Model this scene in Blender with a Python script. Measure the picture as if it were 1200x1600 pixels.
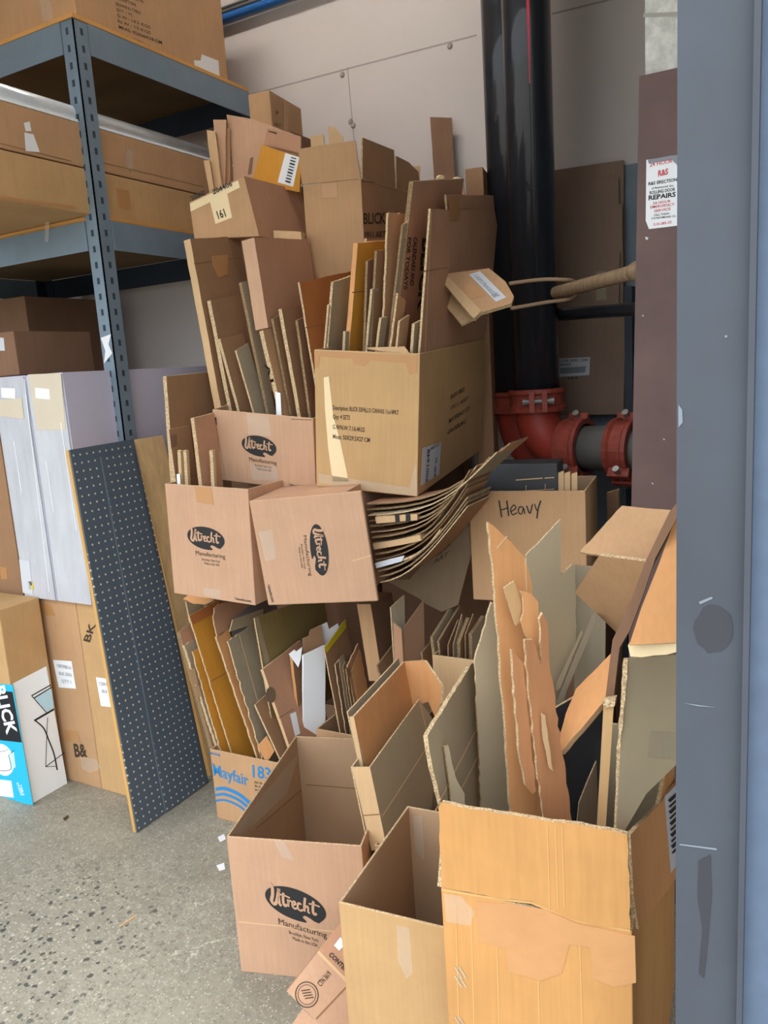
import bpy, bmesh, math, random
from mathutils import Vector, Matrix
random.seed(7)
SC = bpy.context.scene
for o in list(bpy.data.objects): bpy.data.objects.remove(o)
COL = SC.collection
rad = math.radians

# ------------------------------------------------------------------ camera
FPX, CX, CY, CAMH = 1230.0, 600.0, 800.0, 1.4
_d = Vector((444, 6724, 1230)).normalized()
_h = (Vector((0, 0, 1)) - _d.z * _d).normalized()
_r = _d.cross(_h)
_a = rad(29.5)
WX = math.cos(_a) * _r - math.sin(_a) * _h
WY = math.cos(_a) * _h + math.sin(_a) * _r
RW = Matrix((WX, WY, -_d))               # camera axes (right, down, forward) -> world
CAM = Vector((0, 0, CAMH))
cam_data = bpy.data.cameras.new('camera')
cam_data.lens = FPX / 1600 * 36; cam_data.sensor_width = 36; cam_data.sensor_fit = 'AUTO'
cam_data.clip_start = .05
cam = bpy.data.objects.new('camera', cam_data); COL.objects.link(cam)
cam.matrix_world = Matrix.Translation(CAM) @ (RW @ Matrix(((1, 0, 0), (0, -1, 0), (0, 0, -1)))).to_4x4()
SC.camera = cam
# ------------------------------------------------------------------ world, exposure
W = bpy.data.worlds.new('overcast_sky'); SC.world = W; W.use_nodes = True
wn_ = W.node_tree; bg = wn_.nodes['Background']                  # overcast sky: brighter overhead than at the horizon
_tc = wn_.nodes.new('ShaderNodeTexCoord'); _sx = wn_.nodes.new('ShaderNodeSeparateXYZ'); _mr = wn_.nodes.new('ShaderNodeMapRange')
wn_.links.new(_tc.outputs['Generated'], _sx.inputs[0]); wn_.links.new(_sx.outputs[2], _mr.inputs[0])
_mr.inputs[1].default_value = 0; _mr.inputs[2].default_value = 1; _mr.inputs[3].default_value = 1; _mr.inputs[4].default_value = 3
_ml = wn_.nodes.new('ShaderNodeMath'); _ml.operation = 'MULTIPLY'; wn_.links.new(_mr.outputs[0], _ml.inputs[0]); wn_.links.new(_ml.outputs[0], bg.inputs[1])
bg.inputs[0].default_value = (.88, .94, 1.0, 1); SKY_STRENGTH = 1.0; _ml.inputs[1].default_value = SKY_STRENGTH
LAMP = 30.0                                          # ceiling tubes
SC.view_settings.view_transform = 'Standard'; SC.view_settings.look = 'None'
SC.view_settings.gamma = 1; SC.view_settings.exposure = 0.80; SC.view_settings.use_curve_mapping = False


# ------------------------------------------------------------------ rays and planes
def ray(x, y): return RW @ Vector(((x - CX) / FPX, (y - CY) / FPX, 1))
def ony(x, y, Y): v = ray(x, y); return CAM + v * (Y / v.y)
def onx(x, y, X): v = ray(x, y); return CAM + v * (X / v.x)
def onz(x, y, Z): v = ray(x, y); return CAM + v * ((Z - CAMH) / v.z)
class Pl:                                             # a plane in the room: point + normal (towards the door side)
    def __init__(s, p, n):
        s.p = Vector(p); s.n = Vector(n).normalized()
        if s.n.dot(CAM - s.p) < 0: s.n = -s.n
    def hit(s, x, y):
        v = ray(x, y); return CAM + v * ((s.p - CAM).dot(s.n) / v.dot(s.n))
def yawv(a): return Vector((math.cos(rad(a)), math.sin(rad(a)), 0))
def pl_edge(a, b, Y, yaw=90):                         # plane holding a near edge at depth Y and running towards yaw
    A = ony(*a, Y); B = ony(*b, Y); return Pl(A, yawv(yaw).cross(A - B))
def pl_yaw(p, yaw, lean=0):                           # upright plane through p, leaning back by lean degrees
    t = yawv(yaw); n = t.cross(Vector((0, 0, 1))); u = Vector((0, 0, math.cos(rad(lean)))) - n * math.sin(rad(lean))
    return Pl(p, t.cross(u))

# ------------------------------------------------------------------ materials
MATS = {}
def nodes(name):
    m = bpy.data.materials.new(name); m.use_nodes = True; nt = m.node_tree
    return m, nt, nt.nodes['Principled BSDF']
def srgb(h):
    c = [int(h[i:i + 2], 16) / 255 for i in (0, 2, 4)]
    return tuple(x / 12.92 if x <= .04045 else ((x + .055) / 1.055) ** 2.4 for x in c) + (1,)
def N(nt, t, **k):
    n = nt.nodes.new(t)
    for a, b in k.items():
        if a[0] == '_': setattr(n, a[1:], b)
        else: n.inputs[a.replace('_', ' ')].default_value = b
    return n
def surf(name, col, rough=.75, var=.12, scale=6, stretch=(1, 1, 1), bump=.0, bscale=60, bstretch=(1, 1, 1), metal=0, coat=0, coltwo=None, streak=0):
    m, nt, b = nodes(name); L = nt.links.new
    c = srgb(col); c2 = srgb(coltwo) if coltwo else tuple(x * (1 - var) for x in c[:3]) + (1,)
    tc = N(nt, 'ShaderNodeTexCoord'); mp = N(nt, 'ShaderNodeMapping'); mp.inputs['Scale'].default_value = stretch
    nz = N(nt, 'ShaderNodeTexNoise', Scale=scale, Detail=5.0, Roughness=.6)
    mr = N(nt, 'ShaderNodeMapRange'); mr.inputs[1].default_value = .35; mr.inputs[2].default_value = .65
    mx = N(nt, 'ShaderNodeMix', _data_type='RGBA')
    L(tc.outputs['Object'], mp.inputs[0]); L(mp.outputs[0], nz.inputs['Vector']); L(nz.outputs[0], mr.inputs[0])
    L(mr.outputs[0], mx.inputs[0]); mx.inputs[6].default_value = c; mx.inputs[7].default_value = c2
    out = mx.outputs[2]
    if streak:                                         # fibres and faint flute lines of corrugated board
        ms_ = N(nt, 'ShaderNodeMapping'); ms_.inputs['Scale'].default_value = (1, 1, .05); ns_ = N(nt, 'ShaderNodeTexNoise', Scale=130.0, Detail=2.0)
        L(tc.outputs['Object'], ms_.inputs[0]); L(ms_.outputs[0], ns_.inputs['Vector'])
        n3 = N(nt, 'ShaderNodeTexNoise', Scale=1.7, Detail=6.0, Roughness=.7); L(tc.outputs['Object'], n3.inputs['Vector'])
        av = N(nt, 'ShaderNodeMath', _operation='ADD'); L(ns_.outputs[0], av.inputs[0]); L(n3.outputs[0], av.inputs[1])
        m3 = N(nt, 'ShaderNodeMapRange'); m3.inputs[1].default_value = .7; m3.inputs[2].default_value = 1.3; m3.inputs[3].default_value = 1 - streak; m3.inputs[4].default_value = 1 + streak; L(av.outputs[0], m3.inputs[0])
        vm = N(nt, 'ShaderNodeVectorMath', _operation='SCALE'); L(out, vm.inputs[0]); L(m3.outputs[0], vm.inputs['Scale']); out = vm.outputs[0]
    L(out, b.inputs['Base Color'])
    b.inputs['Roughness'].default_value = rough; b.inputs['Metallic'].default_value = metal
    b.inputs['Specular IOR Level'].default_value = .3; b.inputs['Coat Weight'].default_value = coat
    if bump:
        mp2 = N(nt, 'ShaderNodeMapping'); mp2.inputs['Scale'].default_value = bstretch
        n2 = N(nt, 'ShaderNodeTexNoise', Scale=bscale, Detail=4.0); bp = N(nt, 'ShaderNodeBump', Strength=bump, Distance=.004)
        L(tc.outputs['Object'], mp2.inputs[0]); L(mp2.outputs[0], n2.inputs['Vector']); L(n2.outputs[0], bp.inputs['Height']); L(bp.outputs[0], b.inputs['Normal'])
    MATS[name] = m; return m
KR = dict(streak=.055, rough=.82, var=.12, scale=7, bump=.12, bscale=90, bstretch=(1, 1, .12))
surf('kraft', 'bb936c', **KR)
surf('kraft_pink', 'c29a7c', **KR)
surf('kraft_rose', 'b78a6c', **KR)
surf('kraft_light', 'cba87e', **KR)
surf('kraft_tan', 'c09a6b', **KR)
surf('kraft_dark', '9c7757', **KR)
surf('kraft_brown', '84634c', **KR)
surf('kraft_grey', 'a0927a', **KR)
surf('kraft_olive', '93804f', **KR)
surf('kraft_orange', 'cf9561', **KR)
surf('kraft_gold', 'cf9235', **KR)
surf('kraft_rust', 'b07a52', **KR)
surf('kraft_burnt', 'b4703c', **KR)
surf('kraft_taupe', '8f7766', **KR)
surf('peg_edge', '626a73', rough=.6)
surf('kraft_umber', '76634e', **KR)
surf('tape_rosy', 'cb9563', rough=.45, var=.12, coat=.15, bump=.7, bscale=22)
surf('slot_grey', '36404a', rough=.8)
surf('kraft_sun', 'cb955a', streak=.07, rough=.8, var=.14, scale=5, bump=.35, bscale=40, bstretch=(1, 1, .06))
surf('inside', 'b39272', rough=.85, var=.12, scale=5)
surf('inside_grey', 'a8987c', rough=.85, var=.10, scale=5)
surf('edge', 'dfc49a', rough=.9, scale=330, coltwo='94795a', bump=.5, bscale=330)
surf('edge_dark', 'a58a66', rough=.9, scale=330, coltwo='6a543c', bump=.5, bscale=330)
surf('crease', '8d6a48', rough=.9)
surf('crease_light', 'd3b087', rough=.8)
surf('crease_sun', 'd8a86c', rough=.8)
surf('tape_brown', 'b98858', rough=.3, var=.06, coat=.3)
surf('tape_cream', 'ead2a6', rough=.35, var=.05, coat=.2)
surf('paper_white', 'e9eaec', rough=.6, var=.03)
surf('paper_grey', 'c9ccd2', rough=.6, var=.06)
surf('ink', '2c2b2b', rough=.7, var=.1)
surf('ink_brown', '4a3a2c', rough=.8, var=.15)
surf('ink_blue', '2f84c4', rough=.7)
surf('ink_cyan', '25b4d8', rough=.45, var=.04)
surf('ink_red', 'cf4a5a', rough=.7)
surf('ink_grey', '8b9096', rough=.7)
surf('ink_pale_blue', 'bfe2f2', rough=.5, var=.04)
surf('white_gloss', 'f2f6f8', rough=.35, var=.02)
surf('black_gloss', '1b1e24', rough=.4)
surf('yellow_paint', 'd8c428', rough=.6)
surf('wood_edge', 'd3a35e', rough=.6, var=.25, scale=8, stretch=(1, 1, .15), bump=.1)
surf('plywood', 'edc993', rough=.6, var=.22, scale=14, stretch=(6, 2, .5), bump=.1)
surf('shelf_board', 'd29a58', rough=.7, var=.15)
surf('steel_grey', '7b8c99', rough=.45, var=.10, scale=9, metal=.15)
surf('deck_under', '7c6444', rough=.8, var=.2)  # bare board brown, with the shade under the decks put into the colour
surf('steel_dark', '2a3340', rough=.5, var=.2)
surf('slot_black', '181c22', rough=.8)
surf('pipe_black', '2b2e35', rough=.3, var=.35, scale=25, stretch=(1, 1, .15), bump=.12, bscale=35, coat=.5)
surf('pipe_red', '9c3a2c', rough=.5, var=.25, scale=20, bump=.1)
surf('pipe_grey', '6d6c68', rough=.6, var=.2, scale=14)
surf('clamp_red', '9a4638', rough=.5, var=.3, scale=30, bump=.15)
surf('bolt_steel', '9a9a96', rough=.4, metal=.6)
surf('brown_paint', '6b5450', rough=.6, var=.15, scale=5, coltwo='5d4945')
surf('jamb_grey', '4f555e', rough=.55, var=.12, scale=3, coltwo='494c54')
surf('jamb_light', '64748a', rough=.6, var=.12, scale=30)
surf('stain', '424249', rough=.45)
surf('scratch', '858d98', rough=.5)
surf('block_white', 'd8d5cd', rough=.9, var=.3, scale=40, bump=.9, bscale=45)
surf('mortar', 'a8a49a', rough=.9)
surf('wall_paint', 'cfc6c1', rough=.85, var=.05, scale=2, bump=.05, bscale=20)
surf('wall_other', '9a958e', rough=.9, var=.05)
surf('ceiling_paint', '959390', rough=.9)
surf('blue_grey_paint', '7d8a94', rough=.7)
surf('seam', 'a59c97', rough=.9)
surf('conduit_blue', '2d69ae', rough=.45)
surf('conduit_grey', '777a78', rough=.4, metal=.4)
surf('stick_wood', '9a8266', rough=.7, var=.3, scale=20, stretch=(4, 4, 1))
surf('cord', 'b39478', rough=.7)
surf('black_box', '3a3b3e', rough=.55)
surf('wrap_body', 'c2c3c9', rough=.3, var=.16, scale=10, stretch=(2, 2, .5), coat=.6, bump=.5, bscale=14, bstretch=(2, 2, .5))
surf('lavender', 'c2bfd0', rough=.6, var=.04)
surf('chipboard', 'cfc2ac', rough=.7, var=.06)
surf('staple', 'd8cdb4', rough=.35, metal=.5)
surf('foil_tube', 'd9dde0', rough=.22, var=.2, scale=14, coat=.5, metal=.2)
def clear_tape():
    m, nt, b = nodes('tape_clear'); L = nt.links.new
    b.inputs['Base Color'].default_value = srgb('efe6d4'); b.inputs['Roughness'].default_value = .18; b.inputs['Alpha'].default_value = .13
    n = N(nt, 'ShaderNodeTexNoise', Scale=40.0); bp = N(nt, 'ShaderNodeBump', Strength=.4, Distance=.003)
    L(n.outputs[0], bp.inputs['Height']); L(bp.outputs[0], b.inputs['Normal']); MATS['tape_clear'] = m
clear_tape()
def floor_mat():
    m, nt, b = nodes('concrete'); L = nt.links.new
    tc = N(nt, 'ShaderNodeTexCoord'); co = tc.outputs['Object']
    def noise(sc, det=4.0, rough=.6):
        n = N(nt, 'ShaderNodeTexNoise', Scale=sc, Detail=det, Roughness=rough); L(co, n.inputs['Vector']); return n
    def rng(sock, a, b_, c=0.0, d=1.0):
        r = N(nt, 'ShaderNodeMapRange'); r.inputs[1].default_value = a; r.inputs[2].default_value = b_; r.inputs[3].default_value = c; r.inputs[4].default_value = d; L(sock, r.inputs[0]); return r.outputs[0]
    def mul(a, b_):
        k = N(nt, 'ShaderNodeMath', _operation='MULTIPLY'); L(a, k.inputs[0])
        if isinstance(b_, float): k.inputs[1].default_value = b_
        else: L(b_, k.inputs[1])
        return k.outputs[0]
    def mixc(fac, cur, colr):
        k = N(nt, 'ShaderNodeMix', _data_type='RGBA'); L(fac, k.inputs[0]); L(cur, k.inputs[6]); k.inputs[7].default_value = srgb(colr); return k.outputs[2]
    def zone(x, y, r):                                  # patch of worn floor, with a ragged border
        d = N(nt, 'ShaderNodeVectorMath', _operation='DISTANCE'); d.inputs[1].default_value = (x, y, 0); L(co, d.inputs[0])
        n = noise(7); a = N(nt, 'ShaderNodeMath', _operation='MULTIPLY_ADD'); L(n.outputs[0], a.inputs[0]); a.inputs[1].default_value = r * .9; L(d.outputs['Value'], a.inputs[2])
        return rng(a.outputs[0], r * 1.5, r * .9)
    big = noise(1.7, 7.0); r0 = N(nt, 'ShaderNodeValToRGB'); L(big.outputs[0], r0.inputs[0])
    r0.color_ramp.elements[0].position = .32; r0.color_ramp.elements[0].color = srgb('7d776a'); r0.color_ramp.elements[1].position = .68; r0.color_ramp.elements[1].color = srgb('a19b8a')
    cur = r0.outputs[0]
    mid = noise(28, 6.0, .75); cur = mixc(mul(rng(mid.outputs[0], .50, .68), .55), cur, '6c685c'); mid2 = noise(45, 5.0, .75); cur = mixc(mul(rng(mid2.outputs[0], .55, .72), .5), cur, 'c0bba9')
    worn = zone(-1.72, 1.10, .40)
    def stones(scale, lo, hi, colr, sel, fac):
        w = noise(scale * .9, 2.0); ad = N(nt, 'ShaderNodeMixRGB', _blend_type='ADD'); ad.inputs[0].default_value = .9 / scale; L(co, ad.inputs[1]); L(w.outputs['Color'], ad.inputs[2])
        v = N(nt, 'ShaderNodeTexVoronoi', Scale=scale); L(ad.outputs[0], v.inputs['Vector'])
        sp = N(nt, 'ShaderNodeSeparateColor'); L(v.outputs['Color'], sp.inputs[0])
        g = N(nt, 'ShaderNodeMath', _operation='GREATER_THAN'); g.inputs[1].default_value = sel; L(sp.outputs[0], g.inputs[0])
        sz = mul(sp.outputs[1], .22); a = N(nt, 'ShaderNodeMath', _operation='ADD'); L(v.outputs['Distance'], a.inputs[0]); L(sz, a.inputs[1])
        k = mul(rng(a.outputs[0], hi, lo), g.outputs[0])
        return mixc(mul(k, fac), nonlocal_cur[0], colr)
    nonlocal_cur = [cur]
    wornf = N(nt, 'ShaderNodeMath', _operation='MULTIPLY_ADD'); L(worn, wornf.inputs[0]); wornf.inputs[1].default_value = .85; wornf.inputs[2].default_value = .12
    for sc, lo, hi, colr, sel, f in ((130, .34, .50, '5f5d54', .62, .55), (170, .34, .50, 'cfcab8', .66, .6), (58, .38, .50, '4c4c48', .58, wornf.outputs[0]), (85, .36, .48, 'b9b4a3', .70, wornf.outputs[0]), (40, .30, .40, '42433f', .85, wornf.outputs[0])):
        nonlocal_cur[0] = stones(sc, lo, hi, colr, sel, f)
    cur = nonlocal_cur[0]
    # pale hairline cracks near the open carton and scuffs by the table box
    for sc, cen, wd, f in ((7.0, (-1.33, 1.33, .24), .012, .75), (11.0, (-1.95, 1.40, .18), .010, .45), (16.0, (-1.50, 1.42, .30), .012, .35)):
        w = noise(6.0, 5.0); ad = N(nt, 'ShaderNodeMixRGB', _blend_type='ADD'); ad.inputs[0].default_value = .20; L(co, ad.inputs[1]); L(w.outputs['Color'], ad.inputs[2])
        v = N(nt, 'ShaderNodeTexVoronoi', Scale=sc, _feature='DISTANCE_TO_EDGE'); L(ad.outputs[0], v.inputs['Vector'])
        br = rng(noise(14.0).outputs[0], .40, .55)
        cur = mixc(mul(mul(mul(rng(v.outputs[0], wd, wd * .2), zone(*cen)), br), f), cur, 'd8d5c6')
    L(cur, b.inputs['Base Color']); b.inputs['Roughness'].default_value = .55
    bp = N(nt, 'ShaderNodeBump', Strength=.25, Distance=.003); L(noise(110.0, 3.0).outputs[0], bp.inputs['Height']); L(bp.outputs[0], b.inputs['Normal'])
    MATS['concrete'] = m
floor_mat()
def peg_mat():
    m, nt, b = nodes('pegboard'); L = nt.links.new
    tc = N(nt, 'ShaderNodeTexCoord'); s = N(nt, 'ShaderNodeSeparateXYZ'); L(tc.outputs['Object'], s.inputs[0])
    d = []
    for i in (0, 2):
        f = N(nt, 'ShaderNodeMath', _operation='MULTIPLY'); f.inputs[1].default_value = 1 / .0254; L(s.outputs[i], f.inputs[0])
        g = N(nt, 'ShaderNodeMath', _operation='FRACT'); L(f.outputs[0], g.inputs[0])
        h = N(nt, 'ShaderNodeMath', _operation='SUBTRACT'); h.inputs[1].default_value = .5; L(g.outputs[0], h.inputs[0])
        k = N(nt, 'ShaderNodeMath', _operation='MULTIPLY'); L(h.outputs[0], k.inputs[0]); L(h.outputs[0], k.inputs[1]); d.append(k)
    a = N(nt, 'ShaderNodeMath', _operation='ADD'); L(d[0].outputs[0], a.inputs[0]); L(d[1].outputs[0], a.inputs[1])
    lt = N(nt, 'ShaderNodeMath', _operation='LESS_THAN'); lt.inputs[1].default_value = .016; L(a.outputs[0], lt.inputs[0])
    nz = N(nt, 'ShaderNodeTexNoise', Scale=3.0); L(tc.outputs['Object'], nz.inputs['Vector'])
    mx0 = N(nt, 'ShaderNodeMix', _data_type='RGBA'); L(nz.outputs[0], mx0.inputs[0]); mx0.inputs[6].default_value = srgb('485460'); mx0.inputs[7].default_value = srgb('54606b')
    mx = N(nt, 'ShaderNodeMix', _data_type='RGBA'); L(lt.outputs[0], mx.inputs[0]); L(mx0.outputs[2], mx.inputs[6]); mx.inputs[7].default_value = srgb('cdc8b6')
    L(mx.outputs[2], b.inputs['Base Color']); b.inputs['Roughness'].default_value = .55; MATS['pegboard'] = m
peg_mat()

# ------------------------------------------------------------------ object helpers
WM = {}                                               # world matrices of the things (set by hand, no depsgraph needed)
def tag(o, label=None, cat=None, group=None, kind=None):
    if label: o['label'] = label
    if cat: o['category'] = cat
    if group: o['group'] = group
    if kind: o['kind'] = kind
    return o
def mesh_obj(name, verts, faces, mats, parent=None, origin=None, fm=None, smooth=False):
    """verts are world points"""
    verts = [Vector(v) for v in verts]
    if parent is not None: inv = WM[parent.name].inverted(); loc = Vector()
    else:
        if origin is None:
            zmin = min(v.z for v in verts); c = sum(verts, Vector()) / len(verts); origin = Vector((c.x, c.y, zmin))
        inv = Matrix.Translation(-Vector(origin)); loc = Vector(origin)
    me = bpy.data.meshes.new(name)
    me.from_pydata([inv @ v for v in verts], [], faces)
    for mname in (mats if isinstance(mats, (list, tuple)) else [mats]): me.materials.append(MATS[mname])
    if fm: me.polygons.foreach_set('material_index', fm)
    if smooth: me.polygons.foreach_set('use_smooth', [True] * len(me.polygons))
    bm = bmesh.new(); bm.from_mesh(me); bmesh.ops.recalc_face_normals(bm, faces=bm.faces); bm.to_mesh(me); bm.free()
    o = bpy.data.objects.new(name, me); COL.objects.link(o); o.location = loc
    if parent is not None: o.parent = parent; WM[o.name] = WM[parent.name].copy()
    else: WM[o.name] = Matrix.Translation(loc)
    return o
def empty(name, loc, rot=None):
    o = bpy.data.objects.new(name, None); COL.objects.link(o); o.empty_display_size = .05
    m = Matrix.Translation(Vector(loc)) @ (rot.to_4x4() if rot else Matrix.Identity(4))
    o.matrix_world = m; WM[o.name] = m; return o
class MB:                                             # collects pieces into one mesh
    def __init__(s): s.v = []; s.f = []; s.m = []
    def add(s, v, f, m=0):
        k = len(s.v); s.v += [Vector(p) for p in v]; s.f += [tuple(i + k for i in q) for q in f]; s.m += [m] * len(f); return s
    def box(s, a, b, M=None, m=0):
        v = [Vector((x, y, z)) for z in (a[2], b[2]) for y in (a[1], b[1]) for x in (a[0], b[0])]
        if M: v = [M @ p for p in v]
        return s.add(v, [(0, 2, 3, 1), (4, 5, 7, 6), (0, 1, 5, 4), (2, 6, 7, 3), (0, 4, 6, 2), (1, 3, 7, 5)], m)
    def build(s, name, mats, parent=None, origin=None, smooth=False): return mesh_obj(name, s.v, s.f, mats, parent, origin, s.m, smooth)
def tear(pts, n, amp, step=.012):
    out = []; k = len(pts)
    for i in range(k):
        a, b = pts[i], pts[(i + 1) % k]; e = b - a; L = e.length; out.append(a)
        m = int(L / step)
        if m < 2: continue
        side = e.cross(n).normalized()
        for j in range(1, m): out.append(a + e * (j / m) + side * random.uniform(-amp, amp))
    return out
def prism(name, pts, ext, mats, parent=None, label=None, cat='cardboard', group=None, kind=None):
    """polygon of world points pushed along ext; slot 0 face, slot 1 edges, slot 2 back"""
    k = len(pts); v = list(pts) + [p + ext for p in pts]
    f = [tuple(range(k)), tuple(range(2 * k - 1, k - 1, -1))] + [(i, (i + 1) % k, k + (i + 1) % k, k + i) for i in range(k)]
    mats = mats if isinstance(mats, (list, tuple)) else [mats, 'edge']
    fm = [0, min(2, len(mats) - 1) if len(mats) > 2 else 0] + [1 if len(mats) > 1 else 0] * k
    o = mesh_obj(name, v, f, mats, parent, None, fm)
    if label: tag(o, label, cat, group, kind)
    return o
def pg(name, label, poly, pl, th=.006, mat='kraft', torn=0, ext=None, parent=None, cat='cardboard', group=None):
    pts = [pl.hit(*p) for p in poly]
    pts = tear(pts, pl.n, torn) if torn else tear(pts, pl.n, .0009, .035)
    m = mat if isinstance(mat, (list, tuple)) else [mat, 'edge']
    o = prism(name, pts, ext if ext else -pl.n * th, m, parent, label, cat, group)
    return o
def sheet(label, A, B, C, Y, th=.008, mat='kraft', yaw=90, down=.05, drop=None, torn=0, name='flattened_box', group=None, edge='edge', zmin=None):
    """upright folded carton: near edge A (top) to B at depth Y, far top corner C; goes down further inside its box"""
    pl = pl_edge(A, B, Y, yaw); a, b, c = pl.hit(*A), pl.hit(*B), pl.hit(*C)
    e = (b - a).normalized(); b2 = b + e * down
    if zmin is not None and b2.z < zmin: b2 = a + e * ((zmin - a.z) / e.z)
    d = (c + (b2 - a)) if drop is None else c + e * drop
    if zmin is not None and d.z < zmin: d = c + e * max(.02, (zmin - c.z) / e.z)
    pts = [a, b2, d, c]
    pts = tear(pts, pl.n, torn) if torn else tear(pts, pl.n, .0009, .035)
    o = prism(name, pts, -pl.n * th, [mat, edge], None, label, 'cardboard', group)
    return o, pl
def deco(parent, pl, poly, mat, name, off=.0008, th=.0004):
    pts = [pl.hit(*p) + pl.n * off for p in poly]
    return prism(name, pts, -pl.n * th, [mat], parent)
def line(parent, pl, p, q, w=.0025, mat='crease', name='crease', off=.0006):
    a, b = pl.hit(*p), pl.hit(*q); s = (b - a).cross(pl.n).normalized() * w / 2; n = pl.n
    return prism(name, [a - s + n * off, b - s + n * off, b + s + n * off, a + s + n * off], -n * .0005, [mat], parent)
# flat lettering --------------------------------------------------------------
def text2d(s, bold=0.0):
    cu = bpy.data.curves.new('t', 'FONT'); cu.body = s; cu.resolution_u = 2; cu.offset = bold
    o = bpy.data.objects.new('t', cu); COL.objects.link(o); bpy.context.view_layer.update()
    me = bpy.data.meshes.new_from_object(o.evaluated_get(bpy.context.evaluated_depsgraph_get()))
    v = [(p.co.x, p.co.y) for p in me.vertices]; f = [tuple(p.vertices) for p in me.polygons]
    bpy.data.objects.remove(o); bpy.data.meshes.remove(me); bpy.data.curves.remove(cu); return v, f
def letter(parent, pl, items, mat, name, off=.0011):
    """items: (text, origin px, x-axis end px (whole width), up vector px for one cap height[, bold])"""
    mb = MB()
    for it in items:
        s, o0, ox, up = it[:4]; v, f = text2d(s, it[4] if len(it) > 4 else .01)
        if not v: continue
        w = max(p[0] for p in v) or 1; H = .7
        P = [pl.hit(o0[0] + (ox[0] - o0[0]) * a / w + up[0] * b / H, o0[1] + (ox[1] - o0[1]) * a / w + up[1] * b / H) + pl.n * off for a, b in v]
        mb.add(P, f)
    return mb.build(name, [mat], parent)
def ribbons(fn, strokes):
    """strokes: list of (points, widths) in a 2D frame; fn maps to the world"""
    mb = MB()
    for pts, ws in strokes:
        pts = [Vector(p) for p in pts]; k = len(pts)
        if not isinstance(ws, (list, tuple)): ws = [ws] * k
        L, R = [], []
        for i, p in enumerate(pts):
            t = (pts[min(i + 1, k - 1)] - pts[max(i - 1, 0)]).normalized(); s = Vector((-t.y, t.x)) * ws[i] / 2
            L.append(fn(*(p + s))); R.append(fn(*(p - s)))
        mb.add(L + R, [(i, i + 1, k + i + 1, k + i) for i in range(k - 1)])
    return mb
def spl(pts, n=5):                                    # smooth a 2D polyline
    P = [Vector(p) for p in pts]; out = []
    for i in range(len(P) - 1):
        p0, p1, p2, p3 = P[max(i - 1, 0)], P[i], P[i + 1], P[min(i + 2, len(P) - 1)]
        for j in range(n):
            t = j / n; out.append(tuple(.5 * (2 * p1 + (p2 - p0) * t + (2 * p0 - 5 * p1 + 4 * p2 - p3) * t * t + (3 * p1 - p0 - 3 * p2 + p3) * t ** 3)))
    out.append(tuple(P[-1])); return out
UT = [([(-.80, .62), (-.72, .50), (-.74, .2), (-.80, -.05), (-.72, -.16), (-.62, .0), (-.52, .40), (-.50, .52)], .105),
      ([(-.50, .52), (-.54, .2), (-.54, -.08), (-.48, -.14)], .09),
      ([(-.36, .40), (-.40, .15), (-.40, -.06), (-.35, -.10), (-.29, -.02)], .085), ([(-.48, .29), (-.36, .31), (-.16, .27)], .06),
      ([(-.26, .18), (-.23, .12), (-.26, -.1)], .075), ([(-.25, .0), (-.18, .16), (-.10, .13)], .06),
      ([(-.11, .0), (.0, .10), (-.02, .18), (-.09, .13), (-.11, -.02), (-.05, -.10), (.04, -.05)], .065),
      ([(.20, .14), (.12, .17), (.07, .06), (.08, -.07), (.15, -.11), (.23, -.05)], .068),
      ([(.36, .46), (.31, .2), (.27, -.10)], .08), ([(.29, .02), (.38, .14), (.42, .10), (.40, -.08), (.46, -.09)], .065),
      ([(.63, .42), (.58, .15), (.57, -.05), (.62, -.10), (.68, -.03)], .085), ([(.46, .26), (.60, .29), (.82, .27)], .055)]
def utrecht(parent, pl, c, rx, up, lines=True, sub=None):
    """palette logo; c centre px, rx half-width px vector, up half-width px vector turned up"""
    def fn(off): return lambda a, b: pl.hit(c[0] + rx[0] * a + up[0] * b, c[1] + rx[1] * a + up[1] * b) + pl.n * off
    f1, f2 = fn(.0009), fn(.0014)
    pts = []
    for i in range(64):
        a = 2 * math.pi * i / 64; x, y = math.cos(a), .56 * math.sin(a)
        dg = math.degrees(a)
        if 281 < dg < 330: continue
        pts.append((x, y))
        if 275 < dg < 281: pts += [(.26, -.55), (.30, -.50), (.20, -.42), (.18, -.36), (.28, -.30), (.42, -.34), (.58, -.42), (.72, -.43)]
    mesh_obj('printed_logo', [f1(*p) for p in pts], [tuple(range(len(pts)))], ['ink'], parent)
    ribbons(f2, [(spl([(x, y * .9 - .06) for x, y in p]), w) for p, w in UT]).build('script_lettering', ['kraft_pink'], parent)
    if lines:
        def q(a, b): return (c[0] + rx[0] * a + up[0] * b, c[1] + rx[1] * a + up[1] * b)
        def L(s, a0, a1, b, h, bold=.0): return (s, q(a0, b), q(a1, b), (up[0] * h, up[1] * h), bold)
        letter(parent, pl, [L('Manufacturing', -.68, .92, -.88, .21), L('Brooklyn, New York', -.36, .62, -1.12, .12), L('Made in the USA', -.26, .56, -1.30, .12)], 'ink_brown', 'printed_lettering')
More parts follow.
